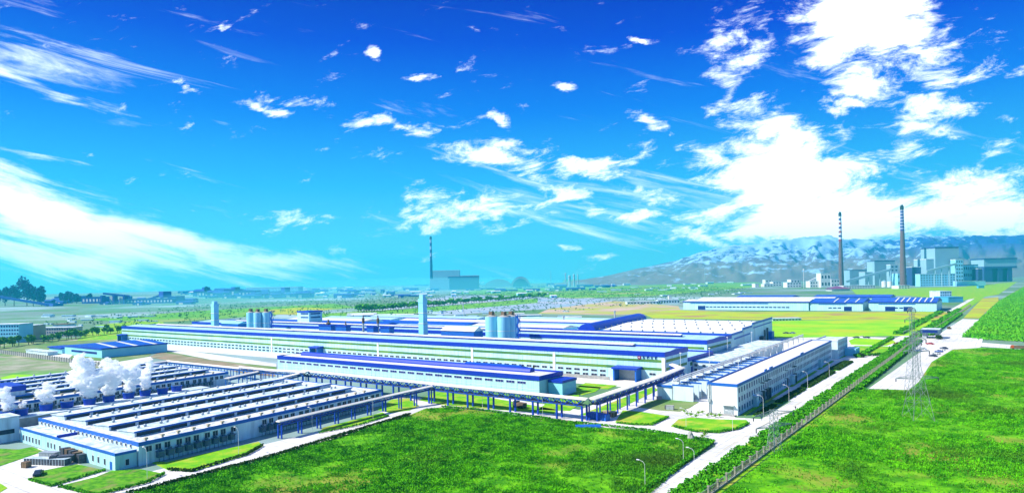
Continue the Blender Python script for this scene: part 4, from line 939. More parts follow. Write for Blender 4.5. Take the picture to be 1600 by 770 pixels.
pp('pale block just right of the left chimney', 1328, 1355, 446, 422, 50, topm=M_ppd)
pp('narrow stair tower beside the coal tower', 1392, 1404, 446.5, 414, 30, windows=(2, 6))
pp('white block at the foot of the tallest chimney', 1403, 1425, 446.5, 427, 40, M_cyan, windows=(7, 2))
pp('dark block right of the chimney foot block', 1425, 1432, 446, 425, 50, M_ppd)
pp('white office with regular window grid in front of the power plant', 1438, 1493, 447, 428, 30, M_cyan, windows=(13, 5))
pp('stair tower right of the boiler house', 1494, 1505.5, 446, 406, 30, M_cyan, windows=(3, 7))
pp('windowed annex right of the boiler house', 1506, 1529, 445, 414, 50, M_cyan, windows=(7, 3), topm=M_ppd)
pp('dark end bay of the power plant annex', 1529, 1535, 445, 420, 50, M_ppd)
pp('low white wall block before the annex', 1495, 1540, 446.5, 439, 20, M_cyan)
# inclined coal conveyors
def incline(lab, u0, v0, u1, v1, vb, w_=9, m=M_pp):
    Yp = depth(at((u0+u1)/2, vb))-60; a, b = atY(u0, v0, Yp), atY(u1, v1, Yp)
    t = T('inclined_conveyor', lab, 'conveyor', (a.x, a.y, 0)); t.part('gallery', MB().bar(a, b, w_), m)
    for f in (.25, .5, .75, .97):
        q = a+(b-a)*f; t.part('leg', MB().box(q.x-1.5, q.y-1.5, 0, q.x+1.5, q.y+1.5, q.z), M_pp)
incline('long inclined coal conveyor rising right between the chimneys', 1322, 440, 1392, 421, 447)
incline('inclined conveyor rising to the boiler house top', 1448, 424, 1494, 412, 447, 7)
incline('short inclined conveyor left of the left chimney', 1262, 441, 1288, 429, 448, 8, M_frame)
# open-legged bunker at the right
p = at(1564, 440); Y = depth(p); k_ = Y/FOC
t = T('coal_bunker', 'wide dark bunker standing on thick legs at the right edge', 'bunker', (p.x, p.y, 0), rz=YAW, local=True)
t.part('hopper', MB().box(-26*k_, 0, 24*k_, 25*k_, 90, 35*k_), M_pp); t.part('roof', MB().box(-26.5*k_, -4, 35*k_, 25.5*k_, 94, 37*k_), M_ppd)
t.part('lower_band', MB().box(-26*k_, -2, 21*k_, 25*k_, 60, 24*k_-.1), M_ppd)
for a, b in ((-26, -13), (-4, 3), (11, 18)): t.part('leg', MB().box(a*k_, 0, 0, b*k_, 70, 21*k_), M_ppd)
# tanks, pavilion, small blocks
for i, u in enumerate((1381.5, 1390.5)):
    p = at(u, 448.5); k_ = depth(p)/FOC; t = T('storage_tank', ['left of two white tanks before the power plant', 'right of two white tanks before the power plant'][i], 'tank', (p.x, p.y, 0), 'white tanks before the plant', local=True)
    s = MB(); s.cyl(0, 0, 0, 9*k_, 3.7*k_, n=24); t.part('shell', s, M_frame); s = MB(); s.cyl(0, 0, 9*k_, 11*k_, 3.7*k_, .5, 24); t.part('roof', s, M_pp)
p = at(1309, 454); k_ = depth(p)/FOC
t = T('red_roof_pavilion', 'low pavilion with dull red tent roof behind the blue warehouses', 'pavilion', (p.x, p.y, 0), rz=YAW, local=True)
t.part('wall', MB().box(-14*k_, -20, 0, 14*k_, 20, 3*k_), M_frame); s = MB(); s.add([(-16*k_, -24, 3*k_), (16*k_, -24, 3*k_), (16*k_, 24, 3*k_), (-16*k_, 24, 3*k_), (0, 0, 7.5*k_)], [(0,1,4),(1,2,4),(2,3,4),(3,0,4),(3,2,1,0)])
t.part('roof', s, mat('dull_red_roof', (.20, .05, .16), .7))
sm = [(1194, 1208, 448, 443.5, 'small white block far left of the plant outskirts'), (1208, 1221, 447, 440, 'cube-like white block in the plant outskirts'), (1196, 1206, 446, 437, 'white block with high roof at the plant outskirts'), (1230, 1252, 449, 441, 'stepped white house left of the left chimney, lower step'),
      (1236, 1250, 448.5, 436.5, 'stepped white house left of the left chimney, upper step'), (1266, 1298, 449, 439, 'white windowed plant house below the left chimney'), (1283, 1298, 449, 427, 'tall white house touching the left chimney'), (1299, 1312, 448, 436, 'white equipment block at the left chimney foot'), (1318, 1368, 450.5, 446, 'long low pale shed before the coal plant'), (1404, 1422, 451, 446, 'low white sheds right of the two tanks'), (1180, 1186, 449, 443, 'tiny pale block at the left end of the plant outskirts')]
for u0, u1, vb, vt, lab in sm:
    fblock('plant_outbuilding', lab, 'building', u0, u1, vb, vt, 40, M_frame, windows=(max(2, int((u1-u0)/4)), 2))
p = at(1256, 450); k_ = depth(p)/FOC; t = T('signal_mast', 'thin white mast left of the left chimney', 'mast', (p.x, p.y, 0), local=True); s = MB(); s.cyl(0, 0, 0, 28*k_, .9, .5, 8); t.part('pole', s, M_frame); s = MB(); s.box(-2, -2, 28*k_, 2, 2, 30*k_); t.part('head', s, M_frame)
# distant middle plant
pp('main hall of the distant middle plant', 700, 748, 452, 431, 90, M_ppd)
pp('pale upper hall of the distant middle plant', 676, 718, 451, 423, 90, M_pp)
pp('left wing of the distant middle plant', 672, 702, 453, 436, 60, M_pp)
M_dome = mat('dome_grey', (.30, .42, .52), .6)
for u0, u1, vb, hpx, lab in ((798, 829, 448, 16, 'big arched shed of the middle plant with dark open end'), (757, 800, 448, 12, 'longer pale arched shed beside the dark-ended arch')):
    p = at((u0+u1)/2, vb); k_ = depth(p)/FOC; w2 = (u1-u0)/2*k_
    t = T('arched_shed', lab, 'shed', (p.x, p.y, 0), rz=YAW, local=True); prof = [(-w2*math.cos(a), hpx*k_*math.sin(a)) for a in np.linspace(0, math.pi, 15)]
    t.part('shell', MB().extr(prof, 'y', 0, 160), M_dome)
    if u0 > 790: t.part('open_end_shade', MB().extr([(x*.8, z*.8) for x, z in prof], 'y', -3, -.1), M_ppd)  # solid dark sheet painted in for the shade inside the arch
for i, (u, vt, w_) in enumerate(((884, 428, 2), (890, 432, 4), (897, 430, 3), (1102, 421, .8), (861, 425, .6), (903, 430, 2))):
    p = at(u, 448); k_ = depth(p)/FOC; t = T('far_tower', ['slim grey silo tower far behind the dry meadow, leftmost', 'wide grey silo tower second in the far tower row', 'third grey silo tower in the far tower row', 'needle-thin mast before the snowy hills', 'needle-thin mast right of the arched sheds', 'last small grey tower of the far tower row'][i], 'tower', (p.x, p.y, 0), local=True)
    s = MB(); s.cyl(0, 0, 0, (448-vt)*k_, w_*k_/2, w_*k_/2*.9, 12); t.part('shaft', s, M_pp); s = MB(); s.cyl(0, 0, (448-vt)*k_, (450-vt)*k_, w_*k_/2*1.2, w_*k_/2*.6, 12); t.part('cap', s, M_pp)
# dark works on the left horizon
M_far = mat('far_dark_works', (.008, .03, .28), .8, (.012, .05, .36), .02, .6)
lw = [(310, 330, 464, 455, 'dark far shed with sloping end on the left horizon'), (350, 372, 464, 452, 'dark far works block left of the long white roof'), (372, 400, 465, 454, 'dark far works block below the long white roof'), (395, 432, 463, 456, 'low dark far block on the horizon, centre left'),
      (432, 480, 461, 455, 'long low dark roofline on the far horizon'), (85, 125, 472, 463, 'dark low works block right of the far tree clump'), (128, 165, 474, 464, 'dark works block left of the twin white gaps'), (193, 270, 474, 467, 'long dark far hall right of the twin white gaps'), (262, 275, 473, 463, 'small dark block at the end of the long dark far hall')]
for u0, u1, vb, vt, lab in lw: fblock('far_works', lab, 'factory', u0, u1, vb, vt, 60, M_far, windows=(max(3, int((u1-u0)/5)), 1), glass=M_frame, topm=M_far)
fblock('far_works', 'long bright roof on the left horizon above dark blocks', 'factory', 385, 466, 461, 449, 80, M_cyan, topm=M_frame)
p = at(180, 475); k_ = depth(p)/FOC
t = T('twin_gate_frame', 'dark portal frame with two bright openings on the left horizon', 'gantry', (p.x, p.y, 0), rz=YAW, local=True)
t.part('beam', MB().bar((-18*k_, 0, 17*k_), (22*k_, 0, 12*k_), 3*k_), M_far); 
for x in (-19, 0, 16): t.part('leg', MB().box((x-1.5)*k_, -10, 0, (x+1.5)*k_, 10, 14*k_), M_far)
t.part('screen', MB().box(-12*k_, 12, 0, -3*k_, 14, 12*k_).box(3*k_, 12, 0, 11*k_, 14, 11*k_), M_frame)
def far_incline(lab, u0, v0, u1, v1, vb):
    Yp = depth(at(u0, vb)); a, b = atY(u0, v0, Yp), atY(u1, v1, Yp); t = T('far_conveyor', lab, 'conveyor', (a.x, a.y, 0)); t.part('gallery', MB().bar(a, b, 7), M_far)
    q = a+(b-a)*.85; t.part('leg', MB().box(q.x-4, q.y-4, 0, q.x+4, q.y+4, q.z), M_far); t.part('head_house', MB().box(b.x-14, b.y-14, b.z-12, b.x+14, b.y+14, b.z+8), M_far)
far_incline('far inclined conveyor, left one on the horizon', 302, 462, 322, 451, 463); far_incline('far inclined conveyor, right one on the horizon', 350, 464, 368, 451, 464); far_incline('far inclined conveyor rising right of the long bright roof', 420, 463, 446, 452, 463); far_incline('far inclined conveyor above the left dark sheds', 225, 470, 258, 459, 473)
far_incline('very long low conveyor descending from the left edge', -10, 462, 88, 478, 480)
# scattered low buildings of the hazy town
k = 0
proto = None
def town(u, v, wpx, hpx, kk):
    global proto
    p = at(u, v); Y = depth(p); s = Y/FOC
    if proto is None:
        t = T('town_building', 'low pale building in the hazy far town', 'building', (0, 0, 0), 'low buildings of the hazy far town', local=True)
        t.part('wall', MB().box(-.5, 0, 0, .5, .6, .86), M_wally); t.part('roof', MB().extr([(-.03, .861), (.3, 1), (.63, .861)], 'x', -.52, .52), M_roofc); proto = t.o; o = t.o
    else: o = copy_tree(proto)
    o.location = (p.x, p.y, 0); o.rotation_euler = (0, 0, YAW+random.uniform(-.5, .5)); o.scale = (wpx*s, wpx*s*.8, hpx*s)
rt = random.Random(5)
for i in range(46): town(rt.uniform(430, 660), rt.uniform(450, 461), rt.uniform(4, 16), rt.uniform(1.2, 3.4), 0)
for i in range(44): town(rt.uniform(740, 1180), rt.uniform(439, 458), rt.uniform(4, 16), rt.uniform(1, 3), 0)
for i in range(26): town(rt.uniform(60, 260), rt.uniform(492, 514), rt.uniform(6, 18), rt.uniform(1.5, 3.5), 0)
for i in range(20): town(rt.uniform(640, 900), rt.uniform(486, 502), rt.uniform(6, 20), rt.uniform(1.5, 3.5), 0)
for i in range(14): town(rt.uniform(930, 1180), rt.uniform(448, 466), rt.uniform(6, 18), rt.uniform(1, 2.5), 0)

fw = None
def far_shed(u, v, wpx, hpx, lab, group, dark):
    global fw
    p = at(u, v); s = depth(p)/FOC
    if fw is None: fw = {}
    if dark not in fw:
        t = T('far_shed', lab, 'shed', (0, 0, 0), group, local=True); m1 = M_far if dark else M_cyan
        t.part('wall', MB().box(-.5, 0, 0, .5, .7, .7), m1); t.part('roof', MB().extr([(-.04, .701), (-.04, .76), (.35, 1), (.74, .76), (.74, .701)], 'x', -.52, .52), M_far if dark else M_frame)
        t.part('door', MB().box(-.3, -.02, 0, -.05, -.001, .5), M_frame if dark else M_ppd); fw[dark] = t.o; o = t.o
    else: o = copy_tree(fw[dark]); o['label'] = lab; o['group'] = group
    o.location = (p.x, p.y, 0); o.rotation_euler = (0, 0, YAW+rt.uniform(-.25, .25)); o.scale = (wpx*s, min(wpx, 14)*s, hpx*s)
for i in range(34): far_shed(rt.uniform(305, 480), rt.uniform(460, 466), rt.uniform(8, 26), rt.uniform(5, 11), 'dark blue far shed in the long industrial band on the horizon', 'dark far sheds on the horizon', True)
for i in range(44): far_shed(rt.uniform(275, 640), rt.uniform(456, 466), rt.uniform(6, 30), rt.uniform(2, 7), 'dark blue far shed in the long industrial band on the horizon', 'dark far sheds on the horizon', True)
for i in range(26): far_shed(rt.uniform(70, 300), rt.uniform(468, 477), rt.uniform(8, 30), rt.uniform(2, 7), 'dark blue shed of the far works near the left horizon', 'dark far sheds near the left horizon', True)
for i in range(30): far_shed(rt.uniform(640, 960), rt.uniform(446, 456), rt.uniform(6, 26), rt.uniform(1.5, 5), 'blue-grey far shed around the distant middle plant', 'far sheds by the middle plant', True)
for i in range(40): far_shed(rt.uniform(300, 900), rt.uniform(452, 466), rt.uniform(5, 18), rt.uniform(2, 5), 'pale far shed in the long industrial band on the horizon', 'pale far sheds on the horizon', False)
for i in range(16): far_shed(rt.uniform(540, 930), rt.uniform(492, 503), rt.uniform(14, 44), rt.uniform(2.5, 5), 'pale shed at the crowded back edge of the works', 'pale sheds at the back of the works', False)

# ------------------------------------------------------------------ mountains
def mountains():
    ridge = [(700, 452), (820, 450), (900, 438), (950, 431), (1000, 420), (1060, 407), (1110, 392), (1150, 385), (1200, 378), (1250, 375), (1300, 371), (1340, 377), (1400, 378), (1440, 369), (1500, 371), (1560, 372), (1640, 370), (1760, 366), (1900, 372)]
    us = np.linspace(690, 1880, 420); vr = np.interp(us, [a for a, _ in ridge], [b for _, b in ridge]); nd = 60
    rs = np.random.default_rng(3)
    def smooth_noise(n, m, f):
        g = rs.random((int(f*m)+3, int(f*n)+3)); yi = np.linspace(0, int(f*m)+1, m); xi = np.linspace(0, int(f*n)+1, n)
        a = yi.astype(int); b = xi.astype(int); fy = (yi-a)[:, None]; fx = (xi-b)[None]
        fy = fy*fy*(3-2*fy); fx = fx*fx*(3-2*fx)
        return g[a][:, b]*(1-fy)*(1-fx)+g[a+1][:, b]*fy*(1-fx)+g[a][:, b+1]*(1-fy)*fx+g[a+1][:, b+1]*fy*fx
    nz = sum(smooth_noise(len(us), nd, f)*w_ for f, w_ in ((.04, 1), (.09, .55), (.2, .32), (.45, .18)))/2.05
    rg = 1-abs(2*nz-1)
    vs = []; Y0, Y1 = 5200, 7400
    for j in range(nd):
        f = j/(nd-1); Yd = Y0+(Y1-Y0)*f
        for i, u in enumerate(us):
            top = atY(u, vr[i], Y1).z; q = atY(u, 430, Yd)
            prof = f**1.15; z = top*prof*(.62+.38*1)+(rg[j, i]-.55)*top*.62*math.sin(math.pi*min(1, f*1.0))**.7
            if f > .85: z += (rg[j, i]-.5)*top*.07
            if j == 0: z = -3
            vs.append((q.x, q.y, max(z, -3)))
    n = len(us); fs = [(j*n+i, j*n+i+1, (j+1)*n+i+1, (j+1)*n+i) for j in range(nd-1) for i in range(n-1)]
    m = bpy.data.materials.new('snowy_rock'); m.use_nodes = True; t = m.node_tree; b = t.nodes['Principled BSDF']; b.inputs['Roughness'].default_value = .95
    g = t.nodes.new('ShaderNodeNewGeometry'); sp = t.nodes.new('ShaderNodeSeparateXYZ'); t.links.new(g.outputs['Position'], sp.inputs[0])
    mp = t.nodes.new('ShaderNodeMapping'); mp.inputs['Scale'].default_value = (1, 1, 2.4); t.links.new(g.outputs['Position'], mp.inputs[0])
    nz_ = t.nodes.new('ShaderNodeTexNoise'); nz_.inputs['Scale'].default_value = .0075; nz_.inputs['Detail'].default_value = 9; nz_.inputs['Roughness'].default_value = .68; t.links.new(mp.outputs[0], nz_.inputs[0])
    def M2(op, a, b_):
        q = t.nodes.new('ShaderNodeMath'); q.operation = op
        for i, x in enumerate((a, b_)):
            if isinstance(x, (int, float)): q.inputs[i].default_value = x
            else: t.links.new(x, q.inputs[i])
        return q.outputs[0]
    hz = M2('MULTIPLY', sp.outputs[2], 1/420)
    # snow lies high, less so on the eastern spur
    east = t.nodes.new('ShaderNodeMapRange'); t.links.new(M2('DIVIDE', sp.outputs[0], sp.outputs[1]), east.inputs[0])
    east.inputs[1].default_value = -.16; east.inputs[2].default_value = -.02; east.inputs[3].default_value = 0; east.inputs[4].default_value = .34
    snow = M2('SUBTRACT', M2('ADD', M2('MULTIPLY', nz_.outputs[0], 1.5), M2('MULTIPLY', hz, .42)), east.outputs[0])
    r = t.nodes.new('ShaderNodeMapRange'); r.inputs[1].default_value = .93; r.inputs[2].default_value = 1.0; t.links.new(snow, r.inputs[0])
    low = t.nodes.new('ShaderNodeMix'); low.data_type = 'RGBA'; low.inputs[6].default_value = (.15, .14, .12, 1); low.inputs[7].default_value = (.006, .03, .24, 1)
    rl = t.nodes.new('ShaderNodeMapRange'); rl.inputs[1].default_value = .3; rl.inputs[2].default_value = .75; t.links.new(hz, rl.inputs[0]); t.links.new(rl.outputs[0], low.inputs[0])
    x = t.nodes.new('ShaderNodeMix'); x.data_type = 'RGBA'; x.inputs[7].default_value = (.28, .47, .66, 1); t.links.new(low.outputs[2], x.inputs[6]); t.links.new(r.outputs[0], x.inputs[0])
    t.links.new(x.outputs[2], b.inputs['Base Color'])
    single('snowy_hills', MB().add(vs, fs), m, kind='structure', smooth=True)
mountains()

# ------------------------------------------------------------------ vegetation
def leaf_cloud(n, centers, radii, size, seed, flat=.8):
    """n small leaf-clump triangles spread through ellipsoids."""
    r = np.random.default_rng(seed); centers = np.array(centers, float); radii = np.array(radii, float)
    k = r.integers(0, len(centers), n); d = r.normal(size=(n, 3)); d /= np.linalg.norm(d, axis=1)[:, None]
    rad = r.random(n)**.45; c = centers[k]+d*radii[k]*rad[:, None]
    a = r.normal(size=(n, 3)); b = r.normal(size=(n, 3)); a /= np.linalg.norm(a, axis=1)[:, None]; b -= (a*b).sum(1)[:, None]*a; b /= np.linalg.norm(b, axis=1)[:, None]
    s = size*(.6+.8*r.random(n))[:, None]
    v = np.stack([c-a*s, c+b*s*.9, c+a*s, c-b*s*.9], 1).reshape(-1, 3); return v
def quads_mesh(name, v, m):
    n = len(v)//4; me = bpy.data.meshes.new(name); me.vertices.add(len(v)); me.vertices.foreach_set('co', v.astype(np.float32).ravel())
    me.loops.add(n*4); me.loops.foreach_set('vertex_index', np.arange(n*4, dtype=np.int32)); me.polygons.add(n)
    me.polygons.foreach_set('loop_start', np.arange(0, n*4, 4, dtype=np.int32)); me.polygons.foreach_set('loop_total', np.full(n, 4, dtype=np.int32))
    me.update(calc_edges=True); me.materials.append(m); return me
def inside(px, py, poly):
    c = np.zeros(len(px), bool); n = len(poly)
    for i in range(n):
        x1, y1 = poly[i]; x2, y2 = poly[(i+1) % n]
        cond = ((y1 > py) != (y2 > py)); xi = (x2-x1)*(py-y1)/((y2-y1) if y2 != y1 else 1e-9)+x1
        c ^= cond & (px < xi)
    return c
def vnoise(x, y, s, seed):
    r = np.random.default_rng(seed); G_ = r.random((256, 256)); x = x/s+1000; y = y/s+1000
    a = np.floor(x).astype(int) % 255; b = np.floor(y).astype(int) % 255; fx = x-np.floor(x); fy = y-np.floor(y); fx = fx*fx*(3-2*fx); fy = fy*fy*(3-2*fy)
    return G_[a, b]*(1-fx)*(1-fy)+G_[a+1, b]*fx*(1-fy)+G_[a, b+1]*(1-fx)*fy+G_[a+1, b+1]*fx*fy
def field_plants(name, poly, n, size, seed, label, h=.5, per=4, m=None, thin=.42, wild=1.0):
    poly = [(p[0], p[1]) for p in poly]; r = np.random.default_rng(seed)
    xs = [p[0] for p in poly]; ys = [p[1] for p in poly]
    x = r.uniform(min(xs), max(xs), n*3); y = r.uniform(min(ys), max(ys), n*3)
    ok = inside(x, y, poly); Yd = -x*math.sin(YAW)+y*math.cos(YAW); ok &= Yd > 110
    x = x[ok]; y = y[ok]; q = .5*vnoise(x, y, 22, seed)+.3*vnoise(x, y, 8, seed+1)+.2*vnoise(x, y, 3, seed+2)
    keep = r.random(len(x)) < np.clip((q-thin)*4.5+.35, .06, 1); x = x[keep][:n]; y = y[keep][:n]; q = q[keep][:n]
    k = len(x); hh = h*(.5+.9*r.random(k))*(.5+q*wild)
    c = np.stack([np.repeat(x, per)+r.normal(0, size*.45, k*per), np.repeat(y, per)+r.normal(0, size*.45, k*per), np.repeat(hh, per)*r.random(k*per)], 1)
    a = r.normal(size=(k*per, 3)); a[:, 2] = abs(a[:, 2])*1.2+.25; a /= np.linalg.norm(a, axis=1)[:, None]; b = r.normal(size=(k*per, 3)); b[:, 2] *= .5; b -= (a*b).sum(1)[:, None]*a; b /= np.linalg.norm(b, axis=1)[:, None]
    s = size*(.5+.7*r.random(k*per))[:, None]
    v = np.stack([c-b*s*.35, c+a*s*.8-b*s*.2, c+a*s*1.25, c+b*s*.4+a*s*.3], 1).reshape(-1, 3); v[:, 2] = np.maximum(v[:, 2], .02)
    o = bpy.data.objects.new(name, quads_mesh(name, v, m or M_crop)); COL.objects.link(o); return props(o, label, 'weeds', kind='stuff')
nf = [at(u, v) for u, v in [(1112, 691), (1085, 685), (1010, 675), (940, 669), (860, 657), (740, 642), (690, 638), (664, 640), (640, 650), (400, 722), (190, 777), (230, 860), (700, 900), (960, 830), (1000, 785)]]
field_plants('field_weeds', nf, 125000, .35, 11, 'dense dark green weeds covering the near field left of the road')
rf = [Vector(p).to_2d() if False else p for p in [(-56.5, 120), (-56.5, 345)]]+[tuple(at(u, v).xy) for u, v in [(1362, 611), (1420, 612), (1440, 598), (1460, 567), (1492, 548), (1532, 546), (1640, 548)]]+[(110, 480), (60, 110), (-30, 110)]
field_plants('field_weeds', rf, 170000, .39, 12, 'tall green weeds covering the right field below the parking apron', h=.8)
ff = [at(u, v).xy for u, v in [(1536, 531), (1504, 526), (1531, 500), (1562, 471), (1601, 450), (1650, 450), (1680, 540)]]
field_plants('field_weeds', ff, 26000, 1.5, 13, 'bright green crop on the far right field beyond the farm road', h=1.1, m=mat('bright_crop', (.07, .36, .010), .85, (.13, .45, .012), .03, .8, spec=.1), thin=.2)
pp_ = [at(u, v).xy for u, v in [(60, 505), (300, 478), (520, 466), (800, 456), (1100, 446), (1180, 452), (1060, 474), (960, 480), (880, 488), (640, 494), (460, 500), (200, 512)]]
field_plants('plain_scrub', pp_, 7000, 2.6, 31, 'patchy scrub and low bushes over the hazy plain behind the works', h=1.6, per=3, m=mat('plain_scrub_leaves', (.02, .11, .04), .9, (.06, .22, .05), .01, .9, spec=0), thin=.52)
def hedge_strip(name, x0, x1, y0, y1, h, size, dens, lab, m=M_hedge, f=bend, clump=0, seed=1):
    r = np.random.default_rng(seed); n = int((x1-x0)*(y1-y0)*dens)
    y = r.uniform(y0, y1, n); x = r.uniform(x0, x1, n)
    if clump:
        q = .6*vnoise(x, y, clump, seed)+.4*vnoise(x, y, clump*.35, seed+5); k = r.random(n) < np.clip((q-.33)*5, .03, 1); x = x[k]; y = y[k]; z = h*(.25+q[k])*r.random(k.sum())**.6
    else: z = h*r.random(n)**.5
    x = x+np.array([f(b) for b in y]) if f else x
    c = np.stack([x, y, z], 1); n = len(c); a = r.normal(size=(n, 3)); b = r.normal(size=(n, 3)); a /= np.linalg.norm(a, axis=1)[:, None]; b -= (a*b).sum(1)[:, None]*a; b /= np.linalg.norm(b, axis=1)[:, None]
    s = size*(.6+.8*r.random(n))[:, None]; v = np.stack([c-a*s, c+b*s*.8, c+a*s, c-b*s*.8], 1).reshape(-1, 3); v[:, 2] = np.maximum(v[:, 2], .1)
    o = bpy.data.objects.new(name, quads_mesh(name, v, m)); COL.objects.link(o); return props(o, lab, 'shrubs', kind='stuff')
hedge_strip('shrub_bed', -66.4, -59.6, 120, 500, 2.0, .30, 24, 'leafy shrubs filling the verge between road and pillar fence', clump=4.5, seed=21)
hedge_strip('shrub_bed', -66.2, -59.8, 500, 1100, 2.4, .9, 3, 'shrub belt along the road verge beyond the office', clump=7, seed=22)
hedge_strip('outer_hedge', -57.2, -55, 330, 600, 1.6, .6, 10, 'clipped green hedge on the outer side of the fence by the apron', seed=23)
hedge_strip('outer_hedge', -57, -53, 655, 1000, 1.8, .9, 4, 'green hedge outside the fence beyond the gatehouse', seed=24)
hedge_strip('road_hedge', -79, -76, 470, 620, 1.5, .6, 6, 'dark green hedge on the left side of the road by the meadow', seed=25)
hedge_strip('road_hedge', -82, -75.5, 660, 1040, 2.2, 1.2, 2.6, 'shrub belt left of the road beside the bright meadow', seed=26, clump=9)
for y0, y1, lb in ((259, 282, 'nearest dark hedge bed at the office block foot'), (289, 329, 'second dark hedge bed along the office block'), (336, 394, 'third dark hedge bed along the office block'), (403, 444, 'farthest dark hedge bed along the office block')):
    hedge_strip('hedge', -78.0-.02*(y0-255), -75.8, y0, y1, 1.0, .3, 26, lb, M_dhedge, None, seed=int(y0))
def hedge_line(px, wid, h, lab, size=.28, dens=30, m=M_hedge, seed=3):
    r = np.random.default_rng(seed); P = [at(u, v) for u, v in px]; C_ = []
    for a, b in zip(P[:-1], P[1:]):
        L = (b-a).length; n = int(L*wid*dens); t_ = r.random(n); d = (b-a)/L; nn_ = np.array([-d.y, d.x]); o = r.uniform(-wid/2, wid/2, n)
        C_.append(np.stack([a.x+(b.x-a.x)*t_+nn_[0]*o, a.y+(b.y-a.y)*t_+nn_[1]*o, .1+h*r.random(n)**.5], 1))
    c = np.concatenate(C_); n = len(c); a = r.normal(size=(n, 3)); b = r.normal(size=(n, 3)); a /= np.linalg.norm(a, axis=1)[:, None]; b -= (a*b).sum(1)[:, None]*a; b /= np.linalg.norm(b, axis=1)[:, None]
    s = size*(.6+.8*r.random(n))[:, None]; v = np.stack([c-a*s, c+b*s*.8, c+a*s, c-b*s*.8], 1).reshape(-1, 3)
    o = bpy.data.objects.new('hedge', quads_mesh('hedge', v, m)); COL.objects.link(o); o['label'] = lab; o['category'] = 'hedge'; return o
hedge_line([(1115, 691), (1050, 738), (996, 776)], 1.2, 1.0, 'clipped hedge along the road edge of the near field')
hedge_line([(1112, 689), (1010, 673), (900, 661)], .9, .7, 'low hedge along the far edge of the near field')
hedge_line([(860, 655), (740, 640), (690, 636)], .9, .7, 'low hedge bordering the field below the blue gallery')
hedge_line([(640, 649), (400, 722), (200, 774)], 1.5, 1.0, 'dark hedge between near field and works road', m=M_dhedge, seed=5)
hedge_line([(1052, 667), (1085, 675), (1122, 676.5), (1152, 671), (1170, 662)], .9, .8, 'hedge rimming the lawn before the office block end wall')
hedge_line([(962, 661), (990, 664), (1018, 664.5), (1044, 652)], .8, .7, 'hedge rimming the small lawn left of the office block lawn')
hedge_line([(410, 697), (385, 711), (300, 737), (262, 735)], .8, .8, 'hedge rimming the foundry side lawn', m=M_dhedge)
hedge_line([(498, 677), (560, 665), (607, 650)], .6, .6, 'hedge rimming the narrow lawn under the low gallery')
hedge_line([(92, 761), (150, 775), (232, 754), (256, 741)], .8, .7, 'hedge rimming the lawn at the foundry front corner')
hedge_line([(45, 750), (80, 760), (165, 735)], .6, .6, 'hedge rimming the left lawn by the foundry forecourt')
hedge_line([(1335, 557), (1398, 554), (1412, 546), (1420, 541)], 2, 1.4, 'dark hedge at the road corner beyond the small office', .6, 8)

def tree(name, lab, cat, p, h, r, seed, m=M_leaf, n=260, group=None, trunk=.12, leaf=.5, tall=1):
    t = T(name, lab, cat, (p[0], p[1], 0), group, local=True); rr = random.Random(seed)
    s = MB(); s.bar((0, 0, 0), (.1*r, 0, h*.55), trunk*2, trunk*1.2)
    for k in range(4):
        a = rr.uniform(0, 6.28); s.bar((0, 0, h*(.3+.08*k)), (math.cos(a)*r*.6, math.sin(a)*r*.6, h*(.55+.1*k)), trunk, trunk*.5)
    t.part('trunk', s, M_bark)
    cs = []; rd = []
    for k in range(7):
        a = rr.uniform(0, 6.28); q = rr.uniform(0, .6)*r; cs.append((math.cos(a)*q, math.sin(a)*q, h*rr.uniform(.4, .85))); rd.append([r*rr.uniform(.35, .6)]*2+[h*.16*rr.uniform(.7, 1.3)*tall])
    o = bpy.data.objects.new('crown', quads_mesh('crown', leaf_cloud(n, cs, rd, leaf, seed), m)); COL.objects.link(o); o.parent = t.o
    return t.o
# street trees on the left, one row before the apartments
protos = []
r_ = random.Random(9)
a, b = at(-15, 546), at(196, 518)
for i in range(34):
    f = i/33; p = a+(b-a)*f; p = p+Vector((r_.uniform(-3, 3), r_.uniform(-3, 3), 0))
    if i < 5: o = tree('street_tree', 'round green tree in the row before the apartment blocks', 'tree', p, 9+i*.5, 4.6, 40+i, n=220, group='trees in the row before the apartments', leaf=.9, trunk=.3); protos.append(o)
    else:
        o = copy_tree(protos[i % 5]); o.location = (p.x, p.y, 0); o.rotation_euler = (0, 0, r_.uniform(0, 6)); s = r_.uniform(.75, 1.15); o.scale = (s, s, s*r_.uniform(.85, 1.1))
# belt of trees across the hazy plain
a, b = at(520, 490), at(1000, 448); fp = []
for i in range(70):
    f = i/69; u = 560+f*290; v = 488-f*24+r_.uniform(-.8, .8); p = at(u, v)
    if i < 4: o = tree('belt_tree', 'bushy tree in the long green tree belt across the plain', 'tree', p, 13+i, 9, 60+i, n=160, group='trees of the belt across the plain', leaf=2.2, trunk=.5, m=mat('belt_leaves', (.06, .26, .02), .9, (.11, .38, .03), .03, .8, spec=0)); fp.append(o)
    else: o = copy_tree(fp[i % 4]); o.location = (p.x, p.y, 0); o.rotation_euler = (0, 0, r_.uniform(0, 6)); s = r_.uniform(.7, 1.2); o.scale = (s, s, s*.9)
